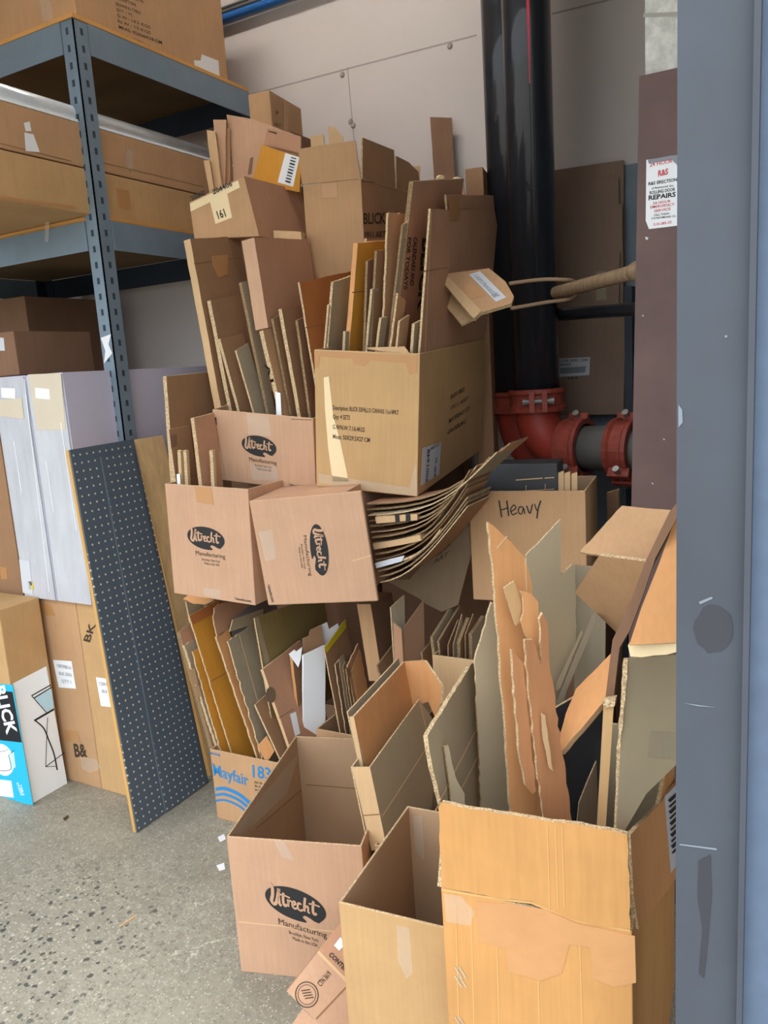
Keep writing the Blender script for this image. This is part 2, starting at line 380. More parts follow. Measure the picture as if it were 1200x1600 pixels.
# cartons -----------------------------------------------------------------------
class Carton:
    """a box standing at p (front bottom centre): w along its front, d deep, h high"""
    def __init__(s, label, p, yaw, w, d, h, rx=0, ry=0, mat='kraft', inner='inside', open_top=True, t=.005, name='cardboard_box', group=None, cat='box', open_side=None):
        R = Matrix.Rotation(rad(yaw), 3, 'Z') @ Matrix.Rotation(rad(rx), 3, 'X') @ Matrix.Rotation(rad(ry), 3, 'Y')
        s.o = empty(name, p, R); tag(s.o, label, cat, group); s.M = WM[s.o.name]; s.w, s.d, s.h = w, d, h
        mb = MB(); M = s.M
        a = w / 2
        if open_top:
            def ring(x, y0, y1, z): return [M @ Vector(q) for q in ((-x, y0, z), (x, y0, z), (x, y1, z), (-x, y1, z))]
            v = ring(a, 0, d, 0) + ring(a, 0, d, h) + ring(a - t, t, d - t, h) + ring(a - t, t, d - t, t)
            mb.v = v
            mb.f = [(0, 1, 2, 3)] + [(i, (i + 1) % 4, 4 + (i + 1) % 4, 4 + i) for i in range(4)]; mb.m = [0] * 5
            mb.f += [(4 + i, 4 + (i + 1) % 4, 8 + (i + 1) % 4, 8 + i) for i in range(4)]; mb.m += [1] * 4
            mb.f += [(8 + i, 8 + (i + 1) % 4, 12 + (i + 1) % 4, 12 + i) for i in range(4)] + [(12, 13, 14, 15)]; mb.m += [2] * 5
        else: mb.box((-a, 0, 0), (a, d, h), M)
        s.body = mb.build('body', [mat, 'edge', inner], s.o)
        bv = s.body.modifiers.new('bevel', 'BEVEL'); bv.width = .0018 if open_top else .003; bv.segments = 2; bv.limit_method = 'ANGLE'
    def face(s, k):
        M = s.M; R = M.to_3x3()
        n, p = {'f': ((0, -1, 0), (0, 0, 0)), 'r': ((1, 0, 0), (s.w / 2, 0, 0)), 'l': ((-1, 0, 0), (-s.w / 2, 0, 0)), 't': ((0, 0, 1), (0, 0, s.h)), 'b': ((0, 1, 0), (0, s.d, 0)),
                'il': ((1, 0, 0), (-s.w / 2 + .005, 0, 0)), 'ib': ((0, -1, 0), (0, s.d - .005, 0)), 'ir': ((-1, 0, 0), (s.w / 2 - .005, 0, 0))}[k]
        pl = Pl(M @ Vector(p), R @ Vector(n)); pl.n = (R @ Vector(n)).normalized(); return pl
    def loc(s, x, y, z): return s.M @ Vector((x, y, z))
    def deco(s, k, poly, mat, name, off=.0008): return deco(s.o, s.face(k), poly, mat, name, off)
    def line(s, k, p, q, w=.0025, mat='crease', name='crease'): return line(s.o, s.face(k), p, q, w, mat, name)
    def seam(s, k='t', mat='tape_brown', w=.05):      # tape along the closing seam of the top
        M = s.M; a = .025
        MB().box((-a, -.0008, s.h - .06), (a, s.d + .0008, s.h + .0008), M).build('tape', [mat], s.o)
def tube(pts, r, n=16, caps=True):
    mb = MB(); P = [Vector(p) for p in pts]; k = len(P); rs = r if isinstance(r, (list, tuple)) else [r] * k
    up = None; V = []
    for i, p in enumerate(P):
        t = (P[min(i + 1, k - 1)] - P[max(i - 1, 0)]).normalized()
        if up is None: up = t.orthogonal().normalized()
        up = (up - t * up.dot(t)).normalized(); s = t.cross(up)
        V += [p + (up * math.cos(2 * math.pi * j / n) + s * math.sin(2 * math.pi * j / n)) * rs[i] for j in range(n)]
    F = [(i * n + j, i * n + (j + 1) % n, (i + 1) * n + (j + 1) % n, (i + 1) * n + j) for i in range(k - 1) for j in range(n)]
    if caps: F += [tuple(range(n)), tuple(range((k - 1) * n, k * n))]
    return mb.add(V, F)
#---STRUCTURE---
# ================================================================== the setting
YW = 2.95; XL = -5.2; XR = 1.7; ZC = 3.9; YD = 0.62
def struct(name, mb, mats): return tag(mb.build(name, mats if isinstance(mats, list) else [mats], None, (0, 0, 0)), kind='structure')
struct('floor', MB().box((-30, -30, -.1), (30, YW + .2, 0)), 'concrete')
struct('wall_back', MB().box((XL - .2, YW, 0), (XR + .2, YW + .2, ZC)), 'wall_paint')
struct('wall_left', MB().box((XL - .2, YD, 0), (XL, YW, ZC)), 'wall_other')
struct('wall_right', MB().box((XR, YD, 0), (XR + .2, YW, ZC)), 'wall_other')
struct('ceiling', MB().box((XL - .2, YD - .2, ZC), (XR + .2, YW + .2, ZC + .15)), 'ceiling_paint')
struct('wall_front', MB().box((XL - .2, YD - .2, 2.75), (XR + .2, YD, ZC)).box((XL - .2, YD - .2, 0), (-4.0, YD, 2.75)).box((1.1, YD - .2, 0), (XR + .2, YD, 2.75)), 'wall_other')
struct('trim_1', MB().box((-.78, YW - .012, 0), (XR, YW, 2.03)), 'blue_grey_paint')
# fluorescent fitting on the ceiling
lf = empty('ceiling_light', (-1.7, 1.75, ZC)); tag(lf, 'white fluorescent batten fitting on the ceiling above the pile', 'lamp')
MB().box((-2.4, 1.65, ZC - .06), (-1.0, 1.85, ZC - .001)).build('housing', ['white_gloss'], lf)
m_, nt_, b_ = nodes('tube_glow'); b_.inputs['Emission Color'].default_value = (1, .93, .86, 1); b_.inputs['Emission Strength'].default_value = LAMP; MATS['tube_glow'] = m_
for dy in (1.70, 1.80): tube([(-2.36, dy, ZC - .085), (-1.04, dy, ZC - .085)], .016, 8).build('fluorescent_tube', ['tube_glow'], lf)
# plasterboard seam and small screw heads on the back wall
sm = Pl((0, YW, 0), (0, -1, 0))
wall = bpy.data.objects['wall_back']
line(wall, sm, (335, 163), (560, 103), .006, 'seam', 'plaster_seam'); line(wall, sm, (560, 103), (745, 55), .006, 'seam', 'plaster_seam'); line(wall, sm, (862, 22), (1000, -12), .006, 'seam', 'plaster_seam')
line(wall, sm, (543, 105), (556, 250), .004, 'seam', 'plaster_seam')
for p in ((535, 117), (703, 72), (548, 190), (552, 196)):
    c = sm.hit(*p); tube([c, c + Vector((0, -.006, 0))], [.012, .008], 8).build('wall_plug', ['seam'], wall)

# concrete pier with block above the brown panel
pb = MB(); pX0 = ony(1008, 60, 1.93).x
struct('trim_2', MB().box((pX0, 1.93, 0), (XR, 2.1, ZC)), 'block_white')
pier = bpy.data.objects['trim_2']
plp = Pl((0, 1.93, 0), (0, -1, 0)); line(pier, plp, (1005, 24), (1062, 22), .008, 'mortar', 'mortar_joint')
plB = Pl((0, 1.90, 0), (0, -1, 0))
bp_ = empty('steel_panel', (-.2, 1.90, 0)); tag(bp_, 'tall brown painted steel panel behind the grey door post', 'panel')
a, b, c, d = plB.hit(999, 119), plB.hit(1075, 112), plB.hit(1075, 1400), plB.hit(981, 1000)
c.z = 0; d2 = plB.hit(987, 760); sl = (d2 - a) / (a.z - d2.z); d = a + sl * a.z; c = Vector((XR - .01, 1.90, 0)); b = Vector((XR - .01, 1.90, b.z))
prism('plate', [a, b, c, d], Vector((0, .028, 0)), ['brown_paint'], bp_)
deco(bp_, plB, [(1010, 250), (1062, 242), (1062, 352), (1048, 354), (1014, 358), (1009, 345)], 'paper_white', 'sticker')
deco(bp_, plB, [(1012, 250), (1050, 243), (1058, 243), (1062, 262), (1050, 250), (1014, 256)], 'ink_grey', 'sticker_torn_top', .0013)
letter(bp_, plB, [('24 HOUR', (1015, 261), (1051, 254), (0, -6)), ('R&S', (1028, 276), (1044, 272), (0, -9), .03)], 'ink_red', 'sticker_heading', .0015)
letter(bp_, plB, [('R&S ERECTION', (1013, 290), (1058, 283), (0, -5), .02), ('of Richmond, Inc.', (1018, 296), (1053, 291), (0, -3)), ('ROLLING DOOR', (1015, 304), (1055, 298), (0, -5), .02),
                  ('REPAIRS', (1013, 313), (1056, 307), (0, -7), .03), ('CALL TODAY', (1022, 338), (1046, 335), (0, -3)), ('510 RICHMOND CA', (1018, 343), (1056, 339), (0, -3))], 'ink', 'sticker_lettering', .0015)
letter(bp_, plB, [('24 HOUR', (1020, 320), (1048, 316), (0, -4)), ('EMERGENCY', (1016, 326), (1054, 321), (0, -4)), ('SERVICE', (1022, 332), (1048, 328), (0, -4)), ('510-285-33', (1021, 353), (1049, 349), (0, -4))], 'ink_red', 'sticker_red_lettering', .0015)
for p in ((1036, 685, 3), (1018, 754, 3), (1003, 492, 3), (1008, 370, 5)): deco(bp_, plB, [(p[0], p[1]), (p[0] + p[2], p[1] + 1), (p[0] + p[2] - 1, p[1] + p[2]), (p[0] + 1, p[1] + p[2] - 1)], 'paper_grey', 'paint_chip')

# door post: grey steel channel of the rolling door
jY = .88; jp = empty('door_post', (-.1, jY, 0)); tag(jp, 'grey steel rolling door post filling the right edge', 'door post')
plJ = Pl((0, jY, 0), (0, -1, 0)); x0 = plJ.hit(1057, 800).x; x1 = plJ.hit(1166, 800).x
MB().box((x0, jY, 0), (x1, jY + .006, 3.35)).box((x0, jY + .006, 0), (x0 + .006, jY + .05, 3.35)).build('channel_face', ['jamb_grey'], jp)
MB().box((x1, jY - .012, 0), (x1 + .006, jY + .02, 3.35)).build('channel_lip', ['jamb_grey'], jp)
MB().box((x1 + .006, jY + .004, 0), (.02, jY + .016, 3.35)).build('guide_strip', ['jamb_light'], jp)
def blob(c, rx, ry, n=18, j=.15): return [(c[0] + rx * math.cos(2 * math.pi * i / n) * random.uniform(1 - j, 1 + j), c[1] + ry * math.sin(2 * math.pi * i / n) * random.uniform(1 - j, 1 + j)) for i in range(n)]
deco(jp, plJ, blob((1116, 982), 30, 38, 20, .08), 'stain', 'stain'); deco(jp, plJ, [(1092, 1345), (1110, 1335), (1112, 1400), (1106, 1470), (1100, 1528), (1092, 1520), (1098, 1450), (1090, 1400)], 'stain', 'stain')
for q in ([(1068, 1098), (1090, 1101), (1118, 1105), (1090, 1103)], [(1092, 940), (1112, 932), (1114, 935), (1094, 944)], [(1062, 1318), (1120, 1325), (1120, 1328), (1062, 1320)], [(1060, 632), (1066, 640), (1067, 660), (1060, 668)], [(1161, 1218), (1164, 1218), (1163, 1260), (1161, 1250)], [(1132, 525), (1136, 523), (1137, 527), (1133, 528)]): deco(jp, plJ, q, 'scratch', 'scratch')

# ================================================================== conduits and pipes
for nm, lab, z, r, m, dy in (('conduit', 'blue electrical conduit high on the back wall', None, .017, 'conduit_blue', .04), ('conduit', 'thin grey metal conduit just above the blue conduit', 1, .007, 'conduit_grey', .035), ('conduit', 'second thin grey conduit between wall and blue conduit', 2, .006, 'conduit_grey', .02)):
    Y = YW - dy; p = ony(385, 17, Y); q = ony(380, 8, Y) if z == 1 else (ony(365, 7, Y) if z == 2 else p)
    z = q.z; o = tube([(XL + .1, Y, z), (XR, Y, z)], r, 10).build(nm, [m], smooth=True); tag(o, lab, 'pipe')
def ringed(c, axis, r, w, parent, name='coupling'):
    """grooved pipe coupling: two ribbed halves with bolt pads"""
    ax = axis.normalized(); R = [r * 1.06, r * 1.28, r * 1.30, r * 1.20, r * 1.20, r * 1.30, r * 1.28, r * 1.06]; T = [-.5, -.49, -.32, -.22, .22, .32, .49, .5]
    o = tube([c + ax * w * t for t in T], R, 24, False).build(name, ['clamp_red'], parent, smooth=False)
    return o
PY = 2.56
lt, rt = ony(793, 300, PY), ony(868, 300, PY); R1 = (rt.x - lt.x) / 2 * .94; pc = (lt + rt) / 2
big = empty('riser_pipe', (pc.x, PY, 0)); tag(big, 'thick black steel riser pipe with red elbow, right of the pair', 'pipe')
zE = ony(838, 625, PY).z                                # height of the coupling
tube([(pc.x, PY, zE), (pc.x, PY, ZC - .005)], R1, 28).build('riser', ['pipe_black'], big, smooth=True)
RB = R1 * 1.45; cE = Vector((pc.x + RB, PY, zE - .06))
hd = Vector((1, -.22, 0)).normalized()
el = [Vector((pc.x, PY, zE)), Vector((pc.x, PY, zE - .05))]
for i in range(1, 9):
    t = i / 8 * math.pi / 2; el.append(Vector((pc.x, PY, zE - .05)) + hd * RB * (1 - math.cos(t)) + Vector((0, 0, -RB * math.sin(t))))
tube(el, R1 * .98, 24).build('elbow', ['pipe_red'], big, smooth=True)
e = el[-1]; tube([e, e + hd * .62], R1 * .96, 24).build('outlet', ['pipe_grey'], big, smooth=True)
def coupling(c, ax, parent, pad_dir):
    o = ringed(c, ax, R1, .075, parent)
    for s in (1, -1):
        pd = pad_dir * s; u = ax.cross(pad_dir).normalized(); B = Matrix((pad_dir, ax, u)).transposed().to_4x4(); B.translation = c
        MB().box((s * R1 * 1.18, -.034, -.028), (s * R1 * 1.62, .034, -.012), B).box((s * R1 * 1.18, -.034, .012), (s * R1 * 1.62, .034, .028), B).build('bolt_pad', ['clamp_red'], o)
        cc = c + pd * R1 * 1.42; tube([cc - u * .05, cc - u * .03, cc + u * .03, cc + u * .05], [.011, .008, .008, .012], 8).build('bolt', ['bolt_steel'], o)
coupling(Vector((pc.x, PY, zE)), Vector((0, 0, 1)), big, Vector((.35, -1, 0)).normalized())
coupling(e + hd * .03, hd, big, Vector((.0, -.65, -.75)).normalized()); coupling(e + hd * .20, hd, big, Vector((.0, -.65, -.75)).normalized())
# a red paint run down the riser
_v = Vector((-pc.x, -PY, 0)).normalized(); _t = Vector((-_v.y, _v.x, 0))
def onpipe(a, z, k=1.004): u = (_v * math.cos(a) + _t * math.sin(a)) * R1 * k; return Vector((pc.x + u.x, PY + u.y, z))
zt_ = ony(830, -30, PY - R1).z; zb_ = ony(832, 128, PY - R1).z
mesh_obj('paint_run', [onpipe(a, z) for a, z in ((.02, zt_), (.16, zt_), (.13, (zt_ + zb_) / 2), (.08, zb_), (.05, zb_), (.04, (zt_ + zb_) / 2))], [(0, 1, 2, 5), (5, 2, 3, 4)], ['ink_red'], big)
SY = 2.70; sl_ = ony(752, 10, SY); scx = sl_.x + .088; R2 = .085
small = empty('riser_pipe', (scx, SY, 0)); tag(small, 'black riser pipe partly hidden behind the thicker one, left of the pair', 'pipe')
tube([(scx, SY, zE - .02), (scx, SY, ZC - .005)], R2, 24).build('riser', ['pipe_black'], small, smooth=True)
ringed(Vector((scx, SY, zE - .01)), Vector((0, 0, 1)), R2 * .95, .075, small)
el2 = [Vector((scx, SY, zE - .02)), Vector((scx, SY, zE - .06))] + [Vector((scx + .12 * (1 - math.cos(t * math.pi / 16)), SY, zE - .06 - .14 * math.sin(t * math.pi / 16))) for t in range(1, 9)]
tube(el2, R2 * .97, 20).build('elbow', ['pipe_red'], small, smooth=True)
# horizontal black pipe, wooden pole and the cord loop
h1, h2 = ony(865, 492, 2.60), ony(1010, 482, 2.40)
o = tube([h1 + (h2 - h1) * .06, h2 + (h2 - h1) * .9], .02, 14).build('cross_pipe', ['pipe_black'], smooth=True); tag(o, 'thin black horizontal pipe crossing the stacked brown cartons', 'pipe')
w1, w2 = ony(866, 458, 2.44), ony(996, 424, 2.20)
pole = empty('wooden_pole', w1); tag(pole, 'weathered wooden pole end reaching left from the brown panel', 'pole')
tube([w1, w1 * .98 + w2 * .02, w1 * .1 + w2 * .9, w2], [.014, .019, .020, .024], 12).build('shaft', ['stick_wood'], pole, smooth=True)
tube([w2 * .93 + w1 * .07, w2, w2 + (w2 - w1) * .3], [.02, .028, .03], 12).build('knob', ['stick_wood'], pole, smooth=True)
cl = [ony(796, 443, 2.28), ony(845, 437, 2.36), ony(880, 437, 2.40), ony(897, 440, 2.44), ony(900, 452, 2.46), ony(893, 466, 2.43), ony(850, 473, 2.36), ony(798, 482, 2.28)]
cp = []
for i in range(len(cl) - 1):
    p0, p1, p2, p3 = cl[max(i - 1, 0)], cl[i], cl[i + 1], cl[min(i + 2, len(cl) - 1)]
    for j in range(5):
        t = j / 5; cp.append(.5 * (2 * p1 + (p2 - p0) * t + (2 * p0 - 5 * p1 + 4 * p2 - p3) * t * t + (3 * p1 - p0 - 3 * p2 + p3) * t ** 3))
cp.append(cl[-1]); o = tube(cp, .0055, 8).build('elastic_cord', ['cord'], smooth=True); tag(o, 'tan cord looped across the black pipe to the pole', 'cord')

# ================================================================== shelving unit
SX, SYF, SYB = -2.06, 1.90, 2.76; SXL = -3.41; ZT = 2.52; Z2 = 1.93
sh = empty('shelving_unit', (SX, SYF, 0)); tag(sh, 'grey slotted steel shelving unit with particleboard decks', 'shelving')
def post(x, y, sx, sy, m):
    w = .055; t = .004
    o = MB().box((x, y - sy * 0, 0), (x + sx * w, y + sy * t, ZT)).box((x, y, 0), (x + sx * t, y + sy * w, ZT)).build('post', [m], sh)
    mb = MB(); z = .08
    while z < ZT - .03:
        a = sorted((x + sx * .024, x + sx * .035)); mb.box((a[0], y - sy * .0008 - .0002, z), (a[1], y - sy * .0008 + .0002, z + .02))
        a = sorted((y + sy * .024, y + sy * .035)); mb.box((x - sx * .0008 - .0002, a[0], z), (x - sx * .0008 + .0002, a[1], z + .02)); z += .05
    tag(mb.build('slot_row', ['slot_grey'], o), kind='stuff'); return o
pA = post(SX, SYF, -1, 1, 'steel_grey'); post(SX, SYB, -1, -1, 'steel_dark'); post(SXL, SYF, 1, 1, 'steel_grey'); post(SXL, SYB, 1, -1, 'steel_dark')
for z in (ZT, Z2, .12):
    bz0 = z - .092
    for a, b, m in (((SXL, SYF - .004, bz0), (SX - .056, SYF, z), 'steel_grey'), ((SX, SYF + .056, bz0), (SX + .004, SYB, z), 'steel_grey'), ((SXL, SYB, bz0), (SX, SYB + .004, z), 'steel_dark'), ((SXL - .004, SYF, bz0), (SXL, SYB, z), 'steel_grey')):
        MB().box(a, b).build('beam', [m], sh)
    x_, y_ = (.006, .006) if z != ZT else (-.002, -.002)
    MB().box((SXL + x_, SYF + y_, z + .003), (SX - x_, SYB - y_, z + .016)).box((SXL + x_ + .001, SYF + y_ + .001, z), (SX - x_ - .001, SYB - y_ - .001, z + .0028), None, 1).build('deck', ['shelf_board', 'deck_under'], sh)
plPost = Pl((SX, SYF, 0), (0, -1, 0)); deco(pA, plPost, [(158, 528), (174, 522), (170, 538), (176, 552), (163, 568), (165, 548)], 'paper_white', 'torn_sticker', .0015)

# boxes on the shelves
def shelfbox(label, x0, x1, y0, y1, z0, z1, mat='kraft', **k):
    return Carton(label, ((x0 + x1) / 2, y0, z0), 0, x1 - x0, y1 - y0, z1 - z0, mat=mat, open_top=False, **k)
XF = -2.09
b = shelfbox('long flat carton on the middle shelf, upper of the two', -2.62, XF, 1.30, 2.70, 2.092, 2.225, 'kraft')
b.deco('r', [(37, 192), (46, 190), (49, 205), (40, 205)], 'paper_white', 'label_scrap'); b.deco('r', [(38, 207), (52, 210), (62, 238), (40, 236)], 'paper_white', 'label_scrap')
b.deco('r', [(197, 232), (209, 234), (208, 258), (203, 270), (197, 255)], 'tape_clear', 'tape'); b.line('r', (0, 224), (112, 252)); b.line('r', (152, 252), (318, 292))
b = shelfbox('long flat carton on the middle shelf, lower of the two', -2.62, XF, 1.30, 2.70, Z2 + .018, 2.088, 'kraft_tan')
b.deco('r', [(181, 294), (201, 298), (206, 329), (186, 325)], 'tape_brown', 'tape'); b.deco('r', [(0, 306), (118, 322), (120, 327), (0, 312)], 'tape_brown', 'tape')
tb = empty('wrapped_tube', (XF - .05, 1.35, 2.225)); tag(tb, 'long silvery plastic-wrapped tube lying on the upper flat carton', 'tube')
tube([(XF - .035, 1.35, 2.256), (XF - .035, 2.68, 2.256)], .028, 14).build('tube', ['foil_tube'], tb, smooth=True)
MB().box((XF - .075, 1.35, 2.226), (XF - .0, 2.68, 2.234)).build('wrap_edge', ['white_gloss'], tb)
b = shelfbox('large carton with printed lines and white label on the top shelf', -2.85, -2.075, 1.93, 2.66, ZT + .018, 3.02, 'kraft')
letter(b.o, b.face('r'), [(s, (178 + i * 1.2, y), (178 + i * 1.2 + w, y + w * .37), (-1, -5)) for i, (s, y, w) in enumerate([('ITEM NO: 22116', -12, 46), ('DESCRIPTION:', -2, 34), ('DRAWING TABLE', 8, 40), ('QTY: 1 PC', 17, 26), ('G.W.: 14.5 KGS', 26, 52), ('N.W.: 13 KGS', 35, 52), ('MEAS: 95X66X18 CM', 44, 68), ('MADE IN CHINA', 56, 38)])], 'ink_brown', 'printed_lettering')
b.deco('r', [(303, 94), (313, 95), (315, 85), (341, 95), (343, 119), (318, 110), (304, 105)], 'paper_white', 'shipping_label')
b.deco('f', [(62, 0), (68, 34), (84, 30), (76, -5)], 'tape_clear', 'tape')
b = Carton('closed carton at the upper left corner on the top shelf', (-3.25, 1.93, ZT + .018), 0, .62, .6, .40, mat='kraft_light', open_top=False)
b = shelfbox('dark shaded carton lying across the white wrapped boards', -2.62, -2.35, 1.75, onx(145, 550, -2.35).y, 1.456, 1.60, 'kraft_brown'); b.deco('f', [(-20, 525), (6, 528), (8, 548), (-20, 548)], 'paper_grey', 'label')
b = shelfbox('tall brown carton far back on the shelf beside the rear post', -3.33, -2.985, 2.3, 2.7, .138, 1.80, 'kraft_brown')

# ================================================================== things under the shelf
Z_T = .69
def tall(label, x0, x1, y0, y1, z1, mat): return Carton(label, ((x0 + x1) / 2, y0, 0), 0, x1 - x0, y1 - y0, z1, mat=mat, open_top=False)
t1 = tall('tall taped carton standing behind the drawing table box', -2.43, -2.196, 1.722, 2.30, Z_T, 'kraft')
t1.deco('f', [(83, 1031), (112, 1033), (119, 1076), (92, 1074)], 'paper_white', 'shipping_label')
letter(t1.o, t1.face('f'), [('CERTIFIED 61', (90, 1042), (112, 1046), (-1, -5)), ('BLK 2036', (93, 1054), (113, 1057), (-1, -5)), ('QTY 1', (97, 1066), (112, 1068), (-1, -5))], 'ink_grey', 'label_lettering', .0016)
t1.deco('f', [(52, 940), (80, 945), (86, 962), (56, 960)], 'tape_brown', 'tape'); t1.deco('f', [(100, 1140), (122, 1143), (126, 1160), (103, 1158)], 'tape_brown', 'tape')
t1.deco('f', [(125, 1182), (150, 1186), (158, 1200), (140, 1208), (128, 1200)], 'tape_clear', 'tape'); letter(t1.o, t1.face('f'), [('B&', (117, 1182), (137, 1182), (-3, -20), .03)], 'ink_brown', 'printed_mark')
t2 = tall('tall kraft carton standing directly left of the pegboard', -2.194, -2.03, 1.722, 2.30, Z_T, 'kraft_tan')
t2.deco('f', [(150, 1058), (178, 1062), (184, 1106), (158, 1103)], 'paper_white', 'shipping_label'); letter(t2.o, t2.face('f'), [('CERT 61', (155, 1070), (176, 1073), (-1, -5)), ('BLK 20', (160, 1082), (176, 1084), (-1, -5))], 'ink_grey', 'label_lettering', .0016)
letter(t2.o, t2.face('f'), [('BK', (140, 1005), (150, 975), (-10, -3), .02)], 'ink_brown', 'printed_mark')
b = tall('tall dark kraft carton left of the white wrapped boards', -2.85, -2.505, 1.75, 2.3, 1.235, 'kraft_dark'); b.deco('f', [(0, 885), (10, 887), (12, 905), (2, 905)], 'tape_brown', 'tape')
# wrapped white boards standing on the tall cartons
def slab(label, x0, x1, lavender):
    s = empty('wrapped_boards', ((x0 + x1) / 2, 1.705, Z_T)); tag(s, label, 'boards'); s_pl = Pl((0, 1.7035, 0), (0, -1, 0))
    MB().box((x0, 1.71, Z_T + .002), (x1, 2.66, 1.452)).build('board_pack', ['lavender'], s)
    MB().box((x0 + .004, 1.704, Z_T + .004), (x1 - .004, 1.711, 1.448)).build('wrap_front', ['wrap_body'], s)
    return s, s_pl
s1, pl1 = slab('plastic-wrapped white board pack with yellow sticker, left one', -2.435, -2.268, 1)
s2, pl2 = slab('plastic-wrapped white board pack with lavender side, beside shelf post', -2.262, -2.09, 1)
for s, pl, q in ((s1, pl1, [[(2, 605), (25, 606), (25, 623), (3, 622)], [(55, 604), (77, 606), (77, 624), (56, 622)]]), ):
    deco(s, pl, [(2, 606), (24, 607), (24, 623), (3, 621)], 'white_gloss', 'label'); deco(s, pl, [(0, 625), (34, 622), (38, 655), (0, 650)], 'chipboard', 'card_strip')
    deco(s, pl, [(30, 874), (46, 876), (52, 930), (36, 926)], 'paper_grey', 'label'); deco(s, pl, [(44, 908), (51, 909), (53, 921), (45, 921)], 'yellow_paint', 'yellow_sticker')
for sl, pl, ls in ((s1, pl1, [((38, 592), (77, 925)), ((22, 690), (34, 770))]), (s2, pl2, [((95, 660), (120, 830)), ((72, 720), (84, 800))])):
    for a, b in ls: line(sl, pl, a, b, .0025, 'white_gloss', 'wrap_highlight')  # white strips painting highlight streaks on the plastic wrap
deco(s2, pl2, [(55, 606), (77, 608), (78, 624), (56, 622)], 'white_gloss', 'label'); deco(s2, pl2, [(44, 585), (95, 583), (103, 672), (58, 672)], 'chipboard', 'card_strip', .0005)
# drawing table box
dt = tall('drawing table box with blue and black print, front left floor', -2.80, -2.352, 1.545, 1.70, .70, 'kraft_tan'); dt.o['category'] = 'box'
R_, F_ = dt.face('r'), dt.face('f')
dt.deco('r', [(20, 1068), (72, 1041), (105, 1224), (52, 1256)], 'white_gloss', 'white_print')
def prt(strokes, mat, name, pl=R_): return ribbons(lambda a, b: pl.hit(a, b) + pl.n * .0015, strokes).build(name, [mat], dt.o)
deco(dt.o, R_, [(54, 1091), (80, 1076), (84, 1106), (73, 1112)], 'ink_pale_blue', 'glass_print', .0012)
prt([([(49, 1087), (79, 1070)], 1.8), ([(52, 1091), (80, 1074)], 1.8), ([(49, 1087), (72, 1113)], 1.4), ([(53, 1126), (84, 1108)], 3.0), (spl([(55, 1126), (68, 1138), (76, 1157), (84, 1178), (89, 1203)]), 2.2), ([(74, 1121), (73, 1140), (71, 1198)], 1.0), ([(71, 1198), (100, 1176)], 1.3), ([(71, 1198), (88, 1197)], .9)], 'ink', 'table_print')
deco(dt.o, F_, [(-60, 1064), (20, 1070), (52, 1258), (-20, 1245)], 'ink_cyan', 'blue_print'); deco(dt.o, F_, [(-40, 1075), (20, 1081), (34.5, 1160), (-20, 1154)], 'black_gloss', 'black_print', .0013)
letter(dt.o, F_, [('BLICK', (-9, 1072), (12, 1148), (16, -3), .03)], 'white_gloss', 'printed_lettering', .0018)
deco(dt.o, F_, [(14 + 17 * math.cos(a * .2618) + 4 * math.sin(a * .2618) - 9, 1187 + 25 * math.sin(a * .2618)) for a in range(24)], 'white_gloss', 'oval_print', .0013)
prt([(spl([(-6, 1175), (8, 1173), (13, 1170)]), .8), (spl([(14, 1180), (18, 1200), (8, 1204), (-4, 1203)]), 1.0), ([(14, 1180), (23, 1172)], .8)], 'ink', 'stool_print', F_)
deco(dt.o, F_, [(14, 1182), (22, 1174), (25, 1198), (18, 1204)], 'ink_pale_blue', 'glass_print', .0014); deco(dt.o, F_, [(-6, 1217), (18, 1220), (22, 1246), (-2, 1243)], 'white_gloss', 'white_print', .0013)
letter(dt.o, F_, [('STUDIO', (26, 1223), (33, 1243), (3, -1)), ('TABLE', (31, 1226), (36, 1243), (3, -1))], 'white_gloss', 'small_lettering', .0014)

# pegboards and plywood
pb0, pb1 = Vector((-1.865, 1.57, .0)), Vector((-1.865, 1.91, .0)); lean = Vector((-2.0, 0, 1.222)) - Vector((-1.865, 0, 0)); lean = Vector((lean.x, 0, lean.z)).normalized()
ny = Vector((0, 1, 0)); nn = ny.cross(lean)                                   # faces +x
B = Matrix((ny, nn, lean)).transposed()                                     # local x along the floor, z up the board
peg = empty('pegboard', pb0, B); tag(peg, 'dark grey pegboard panel with wooden edge leaning against the shelf post', 'pegboard')
plk = Pl(pb0 + nn * .0, nn); M = WM[peg.name]; iv = M.inverted()
q = [iv @ plk.hit(*p) for p in ((109, 703), (209, 686), (326, 1223), (215, 1301))]
def board(name, cs, y0, y1, mats, parent):
    v = [Vector((c[0], y, c[1])) for y in (y0, y1) for c in cs]; k = len(cs)
    o = mesh_obj(name, [M @ p for p in v], [tuple(range(k)), tuple(range(2 * k - 1, k - 1, -1))] + [(i, (i + 1) % k, k + (i + 1) % k, k + i) for i in range(k)], mats, parent); return o
cs = [(q[0].x, q[0].z), (q[1].x, q[1].z), (q[2].x, 0.002), (q[3].x, .002)]
board('panel', cs, -.005, 0, ['pegboard'], peg)
board('backing', [(c[0] + (-.002 if i in (0, 3) else 0), c[1]) for i, c in enumerate(cs)], -.018, -.0052, ['wood_edge'], peg)
peg2 = empty('pegboard', M @ Vector((.12, 0, 0)), B); tag(peg2, 'narrower dark pegboard sheet laid over the right half of the other', 'pegboard')
q2 = [iv @ plk.hit(*p) for p in ((157, 714), (206, 703), (324, 1224), (259, 1272))]
M = WM[peg2.name]; off = .12
board('panel', [(q2[0].x - off, q2[0].z), (q2[1].x - off, q2[1].z), (q2[2].x - off, .003), (q2[3].x - off, .003)], .001, .005, ['pegboard'], peg2)
